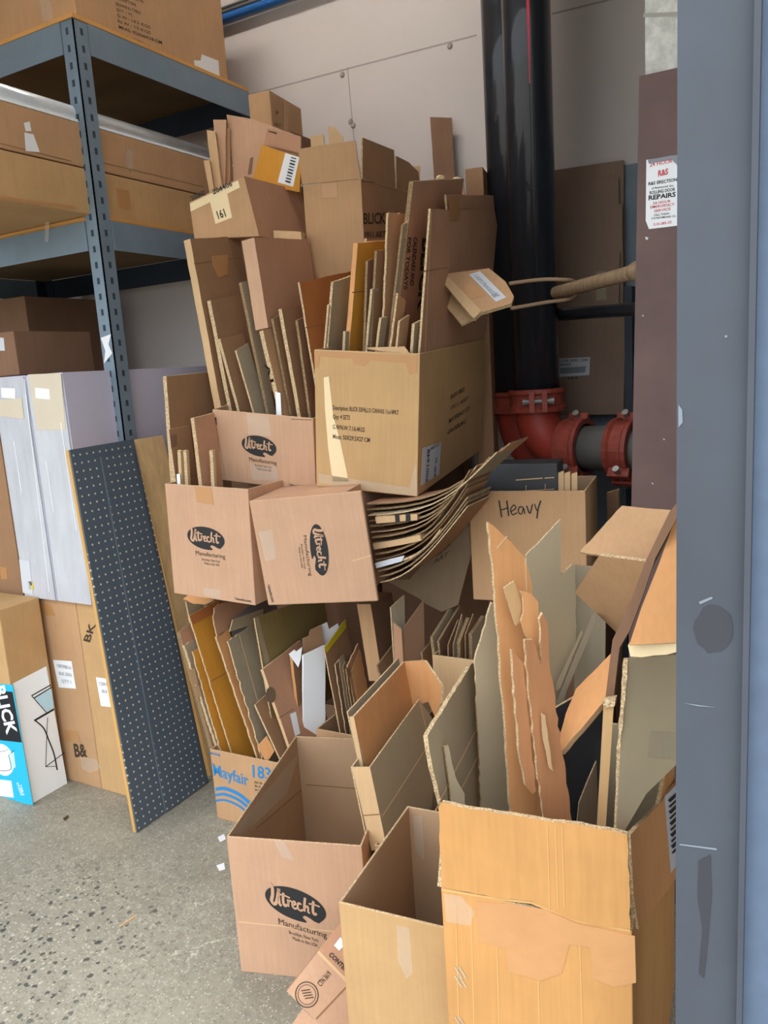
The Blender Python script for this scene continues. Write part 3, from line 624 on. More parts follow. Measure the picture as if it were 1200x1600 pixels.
board('front_edge', [(q2[0].x - off - .003, q2[0].z), (q2[0].x - off, q2[0].z), (q2[3].x - off, .003), (q2[3].x - off - .003, .003)], .001, .0055, ['peg_edge'], peg2)
ply = empty('plywood_board', (-1.875, 1.93, 0)); tag(ply, 'raw plywood board leaning behind the pegboard, beside stacked boxes', 'board')
plw = Pl(pb0 - nn * .022, nn); o_ = [plw.hit(*p) for p in ((210, 687), (254, 680), (300, 985))]
e_ = (o_[2] - o_[1]).normalized(); base = plw.hit(330, 1222)
v0 = o_[0]; w0 = o_[1]; down = lean * (-v0.z / lean.z)
prism('plywood', [v0, w0, w0 + lean * (-(w0.z - .002) / lean.z) + ny * .10, Vector((base.x, base.y, .002))], -nn * .018, ['plywood', 'wood_edge'], ply)
#---BOXES---
# ================================================================== cartons of the pile
# open box on the floor with the palette logo
C = Carton('open carton with black palette logo on the floor in front', (-1.026, 1.292, 0), 16.7, .324, .506, .357, mat='kraft_pink', inner='inside')
utrecht(C.o, C.face('f'), (462, 1413), (47.5, 14), (-6, -45))
C.line('f', (372, 1440), (545, 1458), .003, 'crease_light'); C.deco('f', [(428, 1312), (445, 1314), (460, 1345), (440, 1338)], 'tape_clear', 'tape'); C.deco('il', [(362, 1300), (372, 1290), (470, 1170), (448, 1240), (378, 1306)], 'tape_clear', 'tape', .0006)
C.line('ib', (478, 1226), (556, 1232)); C.line('il', (400, 1295), (478, 1228))
# plain open box
Bx = Carton('plain open kraft carton between logo carton and tall torn carton', (-.631, 1.048, 0), 5.1, .208, .331, .464, mat='kraft_tan', inner='inside')
Bx.deco('f', [(620, 1445), (640, 1450), (645, 1520), (636, 1530), (622, 1500)], 'tape_clear', 'tape'); Bx.deco('ib', [(645, 1275), (660, 1275), (664, 1345), (650, 1330)], 'tape_clear', 'tape')
# paper carton
E_ = Carton('low carton with blue printed lettering holding torn orange cardboard', (-1.508, 1.747, 0), 1.6, .346, .42, .242, mat='kraft', inner='inside')
fE = E_.face('f')
letter(E_.o, fE, [('Mayfair', (333, 1210), (389, 1228), (-2, -18), .012), ('1832', (391, 1213), (436, 1221), (-1, -19), .015), ('MAYFAIR', (329, 1178), (345, 1182), (-1, -4), .02)], 'ink_blue', 'printed_lettering')
letter(E_.o, fE, [('20 lb. Bond', (397, 1223), (428, 1229), (0, -3)), ('8.5 x 11', (398, 1229), (424, 1234), (0, -3)), ('White', (398, 1235), (415, 1238), (0, -3))], 'ink_brown', 'small_lettering')
ribbons(lambda a, b: fE.hit(a, b) + fE.n * .0012, [(spl([(337, 1231 + k), (352, 1230 + k), (372, 1238 + k), (390, 1252 + k)]), 5 - i) for i, k in enumerate((2, 11, 20))]).build('printed_waves', ['ink_blue'], E_.o)
# stacked cartons with palette logos
I1 = Carton('upright carton with palette logo nearest the plywood board', (-1.542, 1.682, .769), .5, .305, .30, .335, ry=2.2, mat='kraft_pink')
utrecht(I1.o, I1.face('f'), (322, 841), (29, 4), (-4, -32)); I1.deco('f', [(304, 760), (330, 762), (334, 789), (308, 785)], 'tape_brown', 'tape'); I1.deco('f', [(318, 918), (345, 922), (345, 935), (320, 930)], 'tape_clear', 'tape')
letter(I1.o, I1.face('f'), [('Utrecht.com', (368, 937), (393, 941), (-1, -4), .02)], 'ink', 'small_lettering')
I2 = Carton('carton on its side with palette logo turned a quarter', (-1.171, 1.695, .786), 10.2, .326, .012, .298, rx=2.3, ry=-4.2, mat='kraft_pink', open_top=False)
MB().box((-.163, .013, .002), (.115, .30, .296), I2.M).build('rear_body', ['kraft_pink'], I2.o)
utrecht(I2.o, I2.face('f'), (499, 859), (6, 40), (24, -5))
I2.deco('f', [(404, 831), (425, 828), (432, 872), (415, 878)], 'tape_clear', 'tape'); I2.line('f', (551, 876), (580, 868), .003, 'crease_light')
letter(I2.o, I2.face('f'), [('Utrecht.com', (418, 914), (425, 941), (4, -1), .02)], 'ink', 'small_lettering')
I3 = Carton('short upper carton with palette logo stuffed with leaning cardboard', (-1.440, 1.845, 1.080), 4.2, .339, .32, .217, rx=7.0, ry=6.5, mat='kraft_pink')
utrecht(I3.o, I3.face('f'), (405, 697), (27, 4), (-3, -29)); I3.deco('f', [(385, 646), (420, 650), (424, 682), (388, 678)], 'tape_clear', 'tape'); I3.deco('f', [(331, 652), (338, 652), (339, 664), (332, 663)], 'ink', 'printed_mark')
I3.deco('f', [(390, 725), (432, 730), (436, 752), (394, 750)], 'tape_clear', 'tape'); letter(I3.o, I3.face('f'), [('Utrecht.com', (452, 759), (480, 763), (0, -4), .02)], 'ink', 'small_lettering'); I3.line('f', (455, 655), (487, 656))
I4 = Carton('large taped carton with printed description, crammed with flattened boxes', (-1.086, 1.825, 1.073), 7.4, .297, .679, .375, rx=3.7, ry=5.9, mat='kraft_tan', inner='inside')
f4, r4 = I4.face('f'), I4.face('r')
letter(I4.o, f4, [('Description: BLICK ESPALLO CANVAS 11x14PKT', (520, 640), (623, 648), (0, -7)), ('Qty: 4 SETS', (520, 654), (547, 656), (0, -7)), ('G.W/N.W: 7.1/6.4KGS', (520, 670), (570, 675), (0, -7)), ('Meas: 50X29.5X27 CM', (520, 685), (578, 691), (0, -7))], 'ink_brown', 'printed_lettering')
letter(I4.o, r4, [('BLICK SINCE', (703, 624), (725, 611), (1, -7)), ('1911 ART', (702, 642), (731, 625), (1, -7)), ('MATERIALS CO', (700, 662), (733, 640), (1, -7)), ('GALESBURG', (698, 679), (727, 661), (1, -7))], 'ink_brown', 'side_lettering')
I4.deco('f', [(506, 590), (514, 588), (521, 650), (532, 690), (545, 752), (520, 752), (513, 700), (508, 640)], 'tape_cream', 'tape'); I4.deco('f', [(491, 548), (652, 556), (652, 582), (640, 586), (633, 567), (580, 562), (570, 572), (553, 569), (550, 560), (500, 557), (497, 575), (492, 575)], 'tape_brown', 'tape')
I4.deco('f', [(498, 740), (640, 762), (650, 720), (653, 775), (620, 772), (498, 755)], 'tape_clear', 'tape')
I4.deco('r', [(660, 700), (689, 691), (686, 741), (657, 759)], 'paper_grey', 'shipping_label')
letter(I4.o, r4, [('6001948', (664, 754), (667, 702), (4, -1)), ('BLICK CA', (672, 703), (685, 697), (1, -5)), ('P.O. 77', (677, 745), (679, 715), (3, -1))], 'ink', 'label_lettering', .0018)
I5 = Carton('carton with handwritten word Heavy under the red pipe elbow', (-.681, 1.965, .753), 7.5, .309, .26, .305, mat='kraft', inner='inside')
f5 = I5.face('f'); I5.deco('f', [(737, 768), (760, 769), (762, 800), (739, 798)], 'tape_brown', 'tape', .0004)
HV = [([(780, 782), (784, 808)], 2.2), ([(792, 782), (795, 806)], 2.2), ([(783, 797), (795, 793)], 1.8), (spl([(799, 799), (806, 794), (803, 789), (798, 796), (801, 804), (808, 801)]), 1.8), (spl([(818, 793), (812, 792), (810, 800), (815, 803), (818, 794), (820, 803)]), 1.8), (spl([(823, 790), (828, 802), (832, 788)]), 2.0), ([(835, 787), (839, 798)], 1.8), (spl([(845, 782), (841, 795), (839, 810)]), 2.2)]
ribbons(lambda a, b: f5.hit(a, b) + f5.n * .0012, HV).build('handwriting', ['ink'], I5.o)
bb = Carton('charcoal retail box standing in the heavy carton', (-.707, 2.0, .86), 7.5, .20, .10, .265, mat='black_box', open_top=False)
fb = bb.face('f'); ribbons(lambda a, b: fb.hit(a, b) + fb.n * .001, [([(806, 750), (848, 747)], 1.6), ([(851, 747), (866, 746)], 1.6), ([(803, 768), (866, 764)], 1.0), ([(822, 758), (822, 767)], .8), ([(852, 756), (852, 765)], .8)]).build('printed_lines', ['kraft_light'], bb.o)
for i, x in enumerate((872, 882, 893)):
    p = ony(x, 740 + i * 2, 2.02); pg('cardboard_strip', ['short cardboard strip beside the charcoal box', 'middle short cardboard strip in the heavy carton', 'rightmost short cardboard strip in the heavy carton'][i], [(x, 739 + i), (x + 9, 736 + i), (x + 9, 800), (x, 800)], pl_yaw(p, 20), .012, 'kraft_light')
# upper back cartons
I6 = Carton('tall open carton with raised flaps behind the pile', (-1.365, 2.21, 1.665), 8.1, .196, .58, .31, rx=5, ry=3, mat='kraft')
f6, r6 = I6.face('f'), I6.face('r')
I6.deco('f', [(502, 284), (526, 282), (528, 308), (504, 310)], 'tape_brown', 'tape'); I6.deco('f', [(470, 287), (530, 280), (558, 276), (559, 280), (470, 292)], 'tape_clear', 'tape')
letter(I6.o, r6, [('BLICK', (567, 350), (602, 349), (0, -17), .02), ('1911 ART', (568, 372), (602, 371), (0, -10), .02)], 'ink_brown', 'printed_lettering')
def flap(cn, pts_local, mat='kraft', t=.005):
    P = [cn.loc(*p) for p in pts_local]; n = (P[1] - P[0]).cross(P[2] - P[0]).normalized(); return prism('flap', P, n * t, [mat, 'edge'], cn.o)
w, d, h = I6.w / 2, I6.d, I6.h
flap(I6, [(-w, 0, h), (w, 0, h), (w - .006, -.012, h + .105), (-w, -.01, h + .10)]); flap(I6, [(w, 0, h), (w, .30, h), (w + .004, .29, h + .115), (w + .003, .01, h + .115)]); flap(I6, [(w, .31, h), (w, d, h), (w + .004, d - .03, h + .075), (w + .004, d - .14, h + .095), (w + .004, .31, h + .10)])
flap(I6, [(-w, d, h), (w, d, h), (w, d + .02, h + .10), (-w, d + .02, h + .10)])
I6.line('r', (565, 283), (655, 292))
# tilted carton with cream tape on top of the pile
p7 = Pl((0, 2.13, 0), (.05, -1, 0)); q7 = [p7.hit(*p) for p in ((296, 316), (381, 275), (405, 369), (304, 374))]
I7 = empty('cardboard_box', (q7[3] + q7[2]) / 2); tag(I7, 'tilted carton with cream tape cross and numbers, top of pile', 'box')
pr = prism('body', q7, Vector((.01, .29, .0)), ['kraft_rose', 'kraft', 'kraft'], I7); pr.data.materials[0] = MATS['kraft']; pr.data.materials[1] = MATS['kraft_rose']
deco(I7, p7, [(297, 318), (372, 282), (375, 293), (298, 331)], 'tape_cream', 'tape'); deco(I7, p7, [(326, 306), (354, 296), (363, 340), (337, 350)], 'tape_cream', 'tape', .001)
letter(I7, p7, [('2032602', (300, 314), (322, 304), (-3, -7), .02), ('CODE', (333, 304), (346, 298), (-1, -4)), ('204406', (334, 304), (364, 290), (-3, -7), .02), ('161', (340, 343), (354, 338), (-4, -12), .02)], 'ink', 'printed_lettering', .0016)
I8 = Carton('small closed carton topmost against the wall beside shelf end', (-1.79, 2.46, 2.24), 7, .088, .24, .15, mat='kraft', open_top=False); I8.deco('r', [(443, 159), (451, 163), (450, 205), (443, 203)], 'tape_brown', 'tape')
letter(I8.o, I8.face('r'), [('UP', (430, 178), (435, 180), (0, -6)), ('No 5', (429, 196), (438, 198), (0, -5))], 'ink_brown', 'printed_mark')
# plain cartons under and behind the pile that carry it
def back(label, x0, x1, y0, y1, z0, z1, m='kraft_brown'): return Carton(label, ((x0 + x1) / 2, y0, z0), 0, x1 - x0, y1 - y0, z1 - z0, mat=m, open_top=False)
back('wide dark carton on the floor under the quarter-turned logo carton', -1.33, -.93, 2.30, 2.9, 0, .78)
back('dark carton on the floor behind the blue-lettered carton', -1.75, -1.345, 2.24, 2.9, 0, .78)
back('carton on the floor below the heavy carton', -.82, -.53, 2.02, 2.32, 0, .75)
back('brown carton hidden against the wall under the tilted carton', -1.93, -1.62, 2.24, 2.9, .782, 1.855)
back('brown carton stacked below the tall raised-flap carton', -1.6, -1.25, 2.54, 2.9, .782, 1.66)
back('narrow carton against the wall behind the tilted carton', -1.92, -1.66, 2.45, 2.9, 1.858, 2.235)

# ================================================================== flattened boxes standing in the cartons
# in the short upper logo carton
Y = 1.87; G = 'flattened boxes leaning in the short upper carton'
S, pl = sheet('tallest flattened carton with taped top at the pile\'s left edge', (297, 373), (346, 640), (374, 369), Y, .026, 'kraft_dark', edge='kraft_light'); line(S, pl, (303, 412), (376, 402)); deco(S, pl, [(330, 400), (356, 398), (356, 428), (342, 434), (332, 415)], 'tape_brown', 'tape')  # pale narrow side: light on the front-facing fold put into its colour
sheet('brown flattened box with rounded fold right of the tallest one', (329, 469), (362, 640), (378, 458), Y + .01, .014, 'kraft_dark', group=G)
sheet('short light-edged flattened box in front of the rounded fold', (344, 529), (374, 640), (380, 520), Y - .005, .010, 'kraft_dark', group=G)
sheet('shortest narrow flattened box standing left of the dark strip', (369, 547), (398, 648), (388, 536), Y - .008, .006, 'kraft_grey', group=G)
sheet('dark tall narrow strip between brown boxes in the short carton', (377, 441), (420, 648), (388, 438), Y + .03, .010, 'kraft_grey', group=G, edge='edge_dark')
S, pl = sheet('thick rose-brown folded carton with pale narrow side', (397, 371), (419, 512), (482, 374), Y + .015, .046, 'kraft_rose', down=0, edge='kraft_pink')
S, pl = sheet('kraft box with black print marks beneath the rose-brown carton', (411, 516), (442, 650), (446, 505), Y - .008, .014, 'kraft', edge='edge')
letter(S, pl, [('A1', (413, 570), (423, 598), (5, -2), .03)], 'ink', 'printed_mark')
sheet('grey corrugated strip right of the printed kraft box', (427, 498), (456, 650), (440, 490), Y + .02, .008, 'kraft_dark', edge='edge_dark', group=G)
sheet('folded brown box with rounded lip in the short carton', (440, 482), (470, 650), (470, 478), Y + .01, .012, 'kraft_dark', group=G)
sheet('narrow dark sheet at the right end of the short carton', (465, 500), (486, 652), (480, 494), Y + .005, .008, 'kraft_brown', edge='edge_dark', group=G)
pg('paper_scrap', 'white paper scrap tucked into the short upper carton', [(430, 612), (438, 614), (440, 650), (432, 650)], pl_yaw(ony(435, 630, 1.856), 10), .003, 'paper_white')
# in the lower left logo carton
Y = 1.71; G = 'flattened boxes in the carton beside the plywood'
S, pl = sheet('tall dark flattened box behind the leftmost logo carton', (260, 588), (272, 757), (332, 581), Y + .03, .014, 'kraft_dark'); 
S, pl = sheet('mid-height flattened box with a handhold notch, left of the pile', (264, 671), (276, 757), (297, 664), Y + .015, .010, 'kraft_dark', group=G); deco(S, pl, [(266, 680), (276, 678), (276, 697), (267, 700)], 'kraft_brown', 'notch')
sheet('pale-edged folded box centred in the leftmost logo carton', (303, 653), (316, 757), (335, 645), Y + .01, .013, 'kraft_rose')
for i, (x, lab) in enumerate(((277, 'thin kraft tube end near the left corner of logo carton'), (286, 'second thin kraft strip in leftmost logo carton'), (327, 'thin kraft strip at the right corner of leftmost logo carton'))):
    sheet(lab, (x + 5, 704), (x + 8, 757), (x + 9, 703), Y, .012, 'kraft_light', group=G)
pg('paper_scrap', 'tiny white plastic scrap in the leftmost logo carton', [(276, 741), (281, 740), (282, 758), (277, 758)], pl_yaw(ony(279, 750, 1.70), 5), .003, 'paper_white')
# in the large taped carton
Y = 1.86; G = 'flattened boxes in the large taped carton'
S, pl = sheet('rust-orange sheet at the left of the large taped carton', (468, 441), (494, 600), (548, 424), Y + .02, .006, 'kraft_burnt'); line(S, pl, (477, 512), (560, 498))
sheet('grey flattened box right of the rust-orange sheet', (521, 441), (512, 550), (552, 430), Y + .01, .008, 'kraft_grey')
sheet('short grey corrugated strip beside the rust-orange sheet', (514, 477), (508, 545), (524, 472), Y + .004, .006, 'kraft_grey', group=G)
S, pl = sheet('narrow golden-yellow flattened box in the large carton', (559, 380), (547, 530), (606, 376), Y + .015, .014, 'kraft_gold', edge='kraft_orange'); line(S, pl, (550, 457), (596, 452))
sheet('pale grey sleeve around the foot of the golden box', (540, 518), (539, 545), (570, 513), Y - .005, .008, 'inside_grey', edge='edge')
sheet('brown box top peeking out behind the golden box', (573, 372), (570, 545), (602, 372), Y + .20, .008, 'kraft_rose', group=G)
for i, (a, b, c, m, lab) in enumerate((((575, 408), (570, 545), (584, 404), 'kraft_brown', 'dark corrugated edge right of the golden box'), ((589, 392), (580, 545), (602, 390), 'kraft_dark', 'taller corrugated edge right of the golden box'), ((582, 452), (574, 545), (592, 450), 'kraft_grey', 'short corrugated edge in front of the taller pair'), ((596, 497), (590, 545), (606, 495), 'kraft_grey', 'shortest corrugated stub in the large carton'))):
    sheet(lab, a, b, c, Y + .03 - i * .012, .007, m, group=G, edge='edge_dark' if i < 2 else 'edge')
sheet('tall brown sheet with frayed pale edge in the large carton', (607, 333), (598, 545), (640, 334), Y + .03, .006, 'kraft', torn=.002)
S, pl = sheet('tall flattened box printed with vertical black lettering', (646, 284), (616, 545), (725, 279), Y + .05, .012, 'kraft_rose', yaw=96, edge='edge_dark')
letter(S, pl, [('FOR TODAYS', (637, 370), (630, 452), (5.5, 1), .02), ('CALENDARS AND', (646, 370), (640, 446), (6, 1), .02), ('BLICK', (660, 370), (652, 485), (15, 1), .03)], 'ink', 'printed_lettering')
sheet('corrugated strip left of the printed tall box', (630, 352), (608, 545), (640, 345), Y + .03, .006, 'kraft_grey', group=G, edge='edge_dark')
S, pl = sheet('low box with frayed left edge below the printed box', (622, 458), (611, 545), (634, 470), Y, .006, 'kraft', torn=.0015, group=G)
sheet('small kraft fold at the foot of the printed box', (625, 502), (620, 548), (640, 492), Y - .006, .006, 'kraft', group=G)
sheet('grey stub sheet beside the raised right flap', (648, 506), (645, 550), (660, 500), Y - .004, .008, 'kraft_grey', group=G)
pg('flattened_box', 'flap of kraft lying on the large carton\'s front rim', [(570, 543), (632, 541), (640, 552), (600, 549)], pl_yaw(ony(600, 546, 1.845), 10, 60), .004, 'kraft_light')
# raised flaps of the large carton
pf = Pl(I4.loc(I4.w / 2 - .008, 0, I4.h), r4.n)
fl = pg('flap', None, [(673, 326), (700, 328), (773, 329), (777, 352), (771, 420), (757, 534), (656, 556)], pf, .006, 'kraft_rose', torn=0, parent=I4.o)
pf2 = Pl(I4.loc(I4.w / 2 - .020, 0, I4.h), r4.n)
pg('flap', None, [(697, 304), (771, 305), (774, 345), (702, 350)], pf2, .006, 'kraft_rose', parent=I4.o)
deco(I4.o, Pl(pf.p + pf.n * .001, pf.n), [(702, 311), (718, 310), (717, 345), (703, 344)], 'tape_brown', 'tape', .001)
line(I4.o, pf, (674, 330), (664, 550), .003, 'crease_light'); line(I4.o, pf, (661, 424), (700, 418))
# strapped mailers
pm = Pl(ony(740, 455, 2.05), Vector((.25, -.75, .62)))
mm = empty('cardboard_mailer', pm.hit(720, 500)); tag(mm, 'folded kraft mailer with white label strapped against the black pipe', 'mailer')
prism('front_panel', [pm.hit(*p) for p in ((693, 428), (764, 419), (790, 440), (803, 463), (799, 474), (752, 488), (742, 497), (738, 491))], -pm.n * .012, ['kraft', 'edge'], mm)
prism('side_fold', [pm.hit(*p) + pm.n * .002 for p in ((684, 432), (694, 427), (752, 486), (741, 498), (734, 492))], -pm.n * .006, ['kraft_light', 'edge'], mm)
deco(mm, pm, [(733, 429), (750, 424), (791, 465), (775, 472)], 'paper_grey', 'shipping_label', .001); letter(mm, pm, [('USPS', (740, 432), (751, 443), (5, -3)), ('FRAGILE', (752, 444), (768, 460), (5, -3)), ('0042', (772, 466), (781, 462), (-5, -5), .03)], 'ink_grey', 'label_lettering', .0018)
deco(mm, pm, [(722, 447), (742, 443), (758, 462), (735, 468)], 'tape_brown', 'tape', .001)
pm2 = Pl(ony(710, 470, 2.09), Vector((.15, -.75, .64)))
o = pg('cardboard_mailer', 'pale folded kraft mailer tucked beneath the labelled one', [(669, 447), (688, 433), (742, 497), (721, 507)], pm2, .008, 'kraft_light', cat='mailer')

# on the wall side behind the pile
o = pg('cardboard_strip', 'narrow dark brown strip leaning on the wall left of pipes', [(672, 183), (705, 184), (711, 290), (752, 1120), (720, 1120), (679, 292)], pl_yaw(ony(690, 240, 2.90), 2, 1), .006, 'kraft_brown')
Carton('small narrow carton next to the black pipes behind the pile', tuple(ony(742, 300, 2.58)[:2]) + (.785,), 12, .06, .10, ony(742, 262, 2.58).z - .785, mat='kraft_dark', open_top=False)
o = pg('cardboard_sheet', 'brown sheet between raised flap and dark wall strip', [(663, 285), (722, 278), (728, 330), (730, 640), (680, 640), (668, 335)], pl_yaw(ony(690, 300, 2.42), 10, 0), .008, 'kraft_rose')
for k, (x, y, lab) in enumerate(((688, 279, 'crumpled pale paper scrap below the dark wall strip'), (714, 281, 'second crumpled paper scrap beside the small narrow carton'))):
    c = ony(x, y, 2.424); mb = MB(); bm = bmesh.new(); bmesh.ops.create_icosphere(bm, subdivisions=2, radius=.016)
    for v in bm.verts: v.co *= random.uniform(.7, 1.2)
    for v in bm.verts: v.co.z *= .6
    mb.add([c + v.co for v in bm.verts], [tuple(v.index for v in f.verts) for f in bm.faces]); bm.free(); tag(mb.build('paper_scrap', ['tape_cream']), lab, 'paper')
# in the tilted carton
Y = 2.17; G = 'sheets standing in the tilted carton'
QP = lambda y, yaw=20, lean=0: pl_yaw(ony(380, 240, y), yaw, lean)
o = pg('flattened_box', 'broad pinkish flattened box standing in the tilted carton', [(354, 179), (395, 186), (470, 214), (470, 250), (470, 300), (366, 300), (362, 240)], QP(2.27, 12), .008, 'kraft_pink'); deco(o, QP(2.27, 12), [(391, 247), (396, 245), (393, 272), (387, 273)], 'kraft_brown', 'notch')
o = pg('flattened_box', 'pinkish box flap in front of the small top carton', [(418, 200), (470, 213), (470, 240), (412, 226)], QP(2.25, 12), .005, 'kraft_rose'); deco(o, QP(2.25, 12), [(419, 204), (432, 207), (433, 210), (420, 206)], 'ink_brown', 'slot')
o = pg('flattened_box', 'golden flattened box with white barcode label', [(409, 226), (471, 246), (468, 300), (394, 285)], QP(2.225, 12), .007, 'kraft_gold')
plg = QP(2.225, 12); deco(o, plg, [(446, 239), (468, 246), (458, 292), (434, 285)], 'paper_white', 'barcode_label')
ribbons(lambda a, b: plg.hit(a, b) + plg.n * .0016, [([(455 - i * 1.1, 246 + i * 4.6), (463 - i * 1.1, 248.5 + i * 4.6)], 1.6 + (i % 3) * .5) for i in range(9)]).build('barcode', ['ink'], o)
for i, (poly, dy, m, lab) in enumerate((([(333, 187), (353, 187), (352, 300), (346, 300)], .03, 'kraft_pink', 'pale folded sheet left of the broad pinkish box'), ([(323, 203), (336, 205), (348, 300), (334, 305)], .015, 'kraft_light', 'narrow pale sheet second from shelf end'), ([(318, 251), (327, 250), (335, 300), (328, 305)], .0, 'kraft_light', 'shortest narrow sheet nearest the shelf end'), ([(347, 200), (359, 200), (360, 300), (352, 300)], .04, 'kraft_rose', 'rose narrow sheet against the broad pinkish box'))):
    pg('flattened_box', lab, poly, pl_yaw(ony(340, 240, 2.19 + dy), 25), .02, m, group=G)
for i, (poly, lab) in enumerate((([(485, 212), (505, 210), (510, 250), (487, 250)], 'pale cardboard corner behind the raised front flap'), ([(512, 197), (524, 199), (535, 213), (540, 250), (516, 250)], 'small folded tab above the raised-flap carton'))):
    pg('cardboard_sheet', lab, poly, pl_yaw(ony(510, 215, 2.33), 15), .006, 'kraft_light')
pg('cardboard_sheet', 'small pale box corner between the tilted carton and raised-flap carton', [(427, 360), (470, 362), (476, 420), (432, 420)], pl_yaw(ony(450, 380, 2.12), 10), .03, 'kraft_light')
#---FLOOR ROW---
# ---- in the blue-lettered carton: torn orange and grey cardboard, leaning left like the plywood
Y = 1.775; G = 'torn cardboard in the blue-lettered carton'
sheet('leftmost brown flattened box against the plywood board', (281, 988), (334, 1175), (300, 972), Y, .016, 'kraft_rose', zmin=.01, edge='edge_dark')
sheet('short grey-brown sheet left of the narrow golden piece', (288, 1008), (342, 1175), (304, 999), Y - .004, .010, 'kraft_grey', zmin=.01, torn=.002)
S, pl = sheet('narrow golden torn sheet with shredded white edge', (301, 1018), (347, 1180), (318, 1010), Y - .006, .006, 'kraft_gold', zmin=.01, torn=.0025)
for q in ([(292, 1048), (303, 1044), (309, 1068), (300, 1072)], [(300, 1073), (310, 1070), (315, 1088), (308, 1090)]): deco(S, Pl(pl.p + pl.n * .001, pl.n), q, 'kraft_light', 'shredded_edge', .002)
S, pl = sheet('wide golden sheet with brown taped top in the lettered carton', (296, 962), (364, 1182), (340, 938), Y + .01, .006, 'kraft_gold', zmin=.01, torn=.0012); deco(S, pl, [(296, 962), (340, 938), (336, 958), (301, 976)], 'kraft_burnt', 'tape'); line(S, pl, (330, 1064), (352, 1052))
S, pl = sheet('narrow orange sheet with curled torn top', (338, 995), (402, 1182), (356, 980), Y, .007, 'kraft_orange', zmin=.01, torn=.002)
pg('torn_cardboard', 'curled torn rosy flap above the narrow orange sheet', [(335, 950), (341, 944), (386, 936), (392, 945), (360, 970), (357, 984), (340, 995), (334, 970)], Pl(pl.p + Vector((0, .02, 0)), pl.n), .004, 'kraft_rose', torn=.003)
S, pl = sheet('large grey-brown flattened box with torn pale edge', (356, 1002), (412, 1192), (400, 972), Y - .004, .005, 'kraft_grey', zmin=.01, torn=.003); line(S, pl, (374, 992), (404, 1100), .003, 'crease_light')
pg('cardboard_sheet', 'pale grey flap rising behind the grey-brown box', [(359, 987), (364, 968), (412, 951), (410, 968), (398, 975)], Pl(pl.p + Vector((.0, .03, .0)), pl.n), .004, 'inside_grey')
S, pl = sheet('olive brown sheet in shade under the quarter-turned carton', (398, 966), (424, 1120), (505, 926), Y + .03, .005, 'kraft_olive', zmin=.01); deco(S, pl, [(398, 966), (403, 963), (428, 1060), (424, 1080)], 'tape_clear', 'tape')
S, pl = sheet('kraft flattened box with round stamp and white label', (411, 1046), (452, 1165), (470, 1000), Y + .01, .012, 'kraft_rose', yaw=84, zmin=.01, edge='kraft_light')
line(S, pl, (436, 1122), (458, 1108)); deco(S, pl, [(453, 1116), (462, 1112), (469, 1146), (461, 1150)], 'paper_white', 'label')
st = [(423 + 8 * math.cos(t * .5236), 1086 + 13 * math.sin(t * .5236)) for t in range(12)]; deco(S, pl, st, 'kraft_umber', 'round_stamp')
sheet('plain brown sheet left of the stamped flattened box', (399, 1101), (440, 1190), (416, 1085), Y - .008, .006, 'kraft_dark', zmin=.01, group=G)
pg('torn_cardboard', 'small orange-brown torn piece near the open logo carton', [(402, 1166), (417, 1150), (429, 1173), (416, 1192)], Pl(ony(415, 1170, 1.76), (.6, -.8, .1)), .004, 'kraft_orange', torn=.001)
pg('torn_cardboard', 'curled orange torn flap just under the leftmost logo carton', [(286, 936), (294, 930), (318, 932), (334, 937), (320, 944), (302, 943)], Pl(ony(305, 938, 1.79), (.1, -.7, .7)), .004, 'kraft_orange', torn=.002)
sheet('grey sheet standing left under the leftmost logo carton', (291, 940), (300, 985), (318, 945), Y + .06, .006, 'inside_grey', zmin=.01)
# ---- carton behind the open logo carton, with white and yellow-edged boards
F2 = Carton('open carton holding white and yellow-edged sheets behind logo carton', (-1.19, 1.845, 0), 1, .285, .43, .327, mat='kraft', inner='inside')
Y = 1.87; zf = .01
sheet('thin orange wood-edged board left of the white sheet', (456, 1021), (471, 1147), (475, 1012), Y, .010, 'kraft_dark', zmin=zf, edge='kraft_orange')
pg('paper_sheet', 'folded white paper corner atop the orange-edged board', [(451, 1022), (460, 1015), (463, 1018), (472, 1011), (470, 1030), (466, 1043)], pl_yaw(ony(460, 1028, 1.864), 40), .002, 'paper_white')
S, pl = sheet('upright white board in the carton behind logo carton', (474, 1025), (475, 1148), (508, 1009), Y - .004, .009, 'white_gloss', yaw=62, zmin=zf, edge='paper_white')
pg('cardboard_sheet', 'brown stepped sheet behind the upright white board', [(473, 998), (483, 994), (485, 985), (502, 977), (506, 1012), (474, 1024)], pl_yaw(ony(490, 1000, 1.95), 50), .005, 'kraft_dark')
pg('paper_sheet', 'white notched sheet standing behind the brown stepped sheet', [(501, 977), (511, 972), (514, 983), (528, 974), (530, 985), (506, 1030)], pl_yaw(ony(510, 985, 2.0), 50), .003, 'paper_white')
S, pl = sheet('brown board with yellow painted top edge', (507, 1012), (532, 1145), (540, 968), Y + .005, .004, 'kraft_dark', zmin=zf); deco(S, pl, [(507, 1012), (540, 968), (541, 980), (510, 1020)], 'yellow_paint', 'yellow_edge')
G = 'crumpled narrow sheets right of the yellow-edged board'
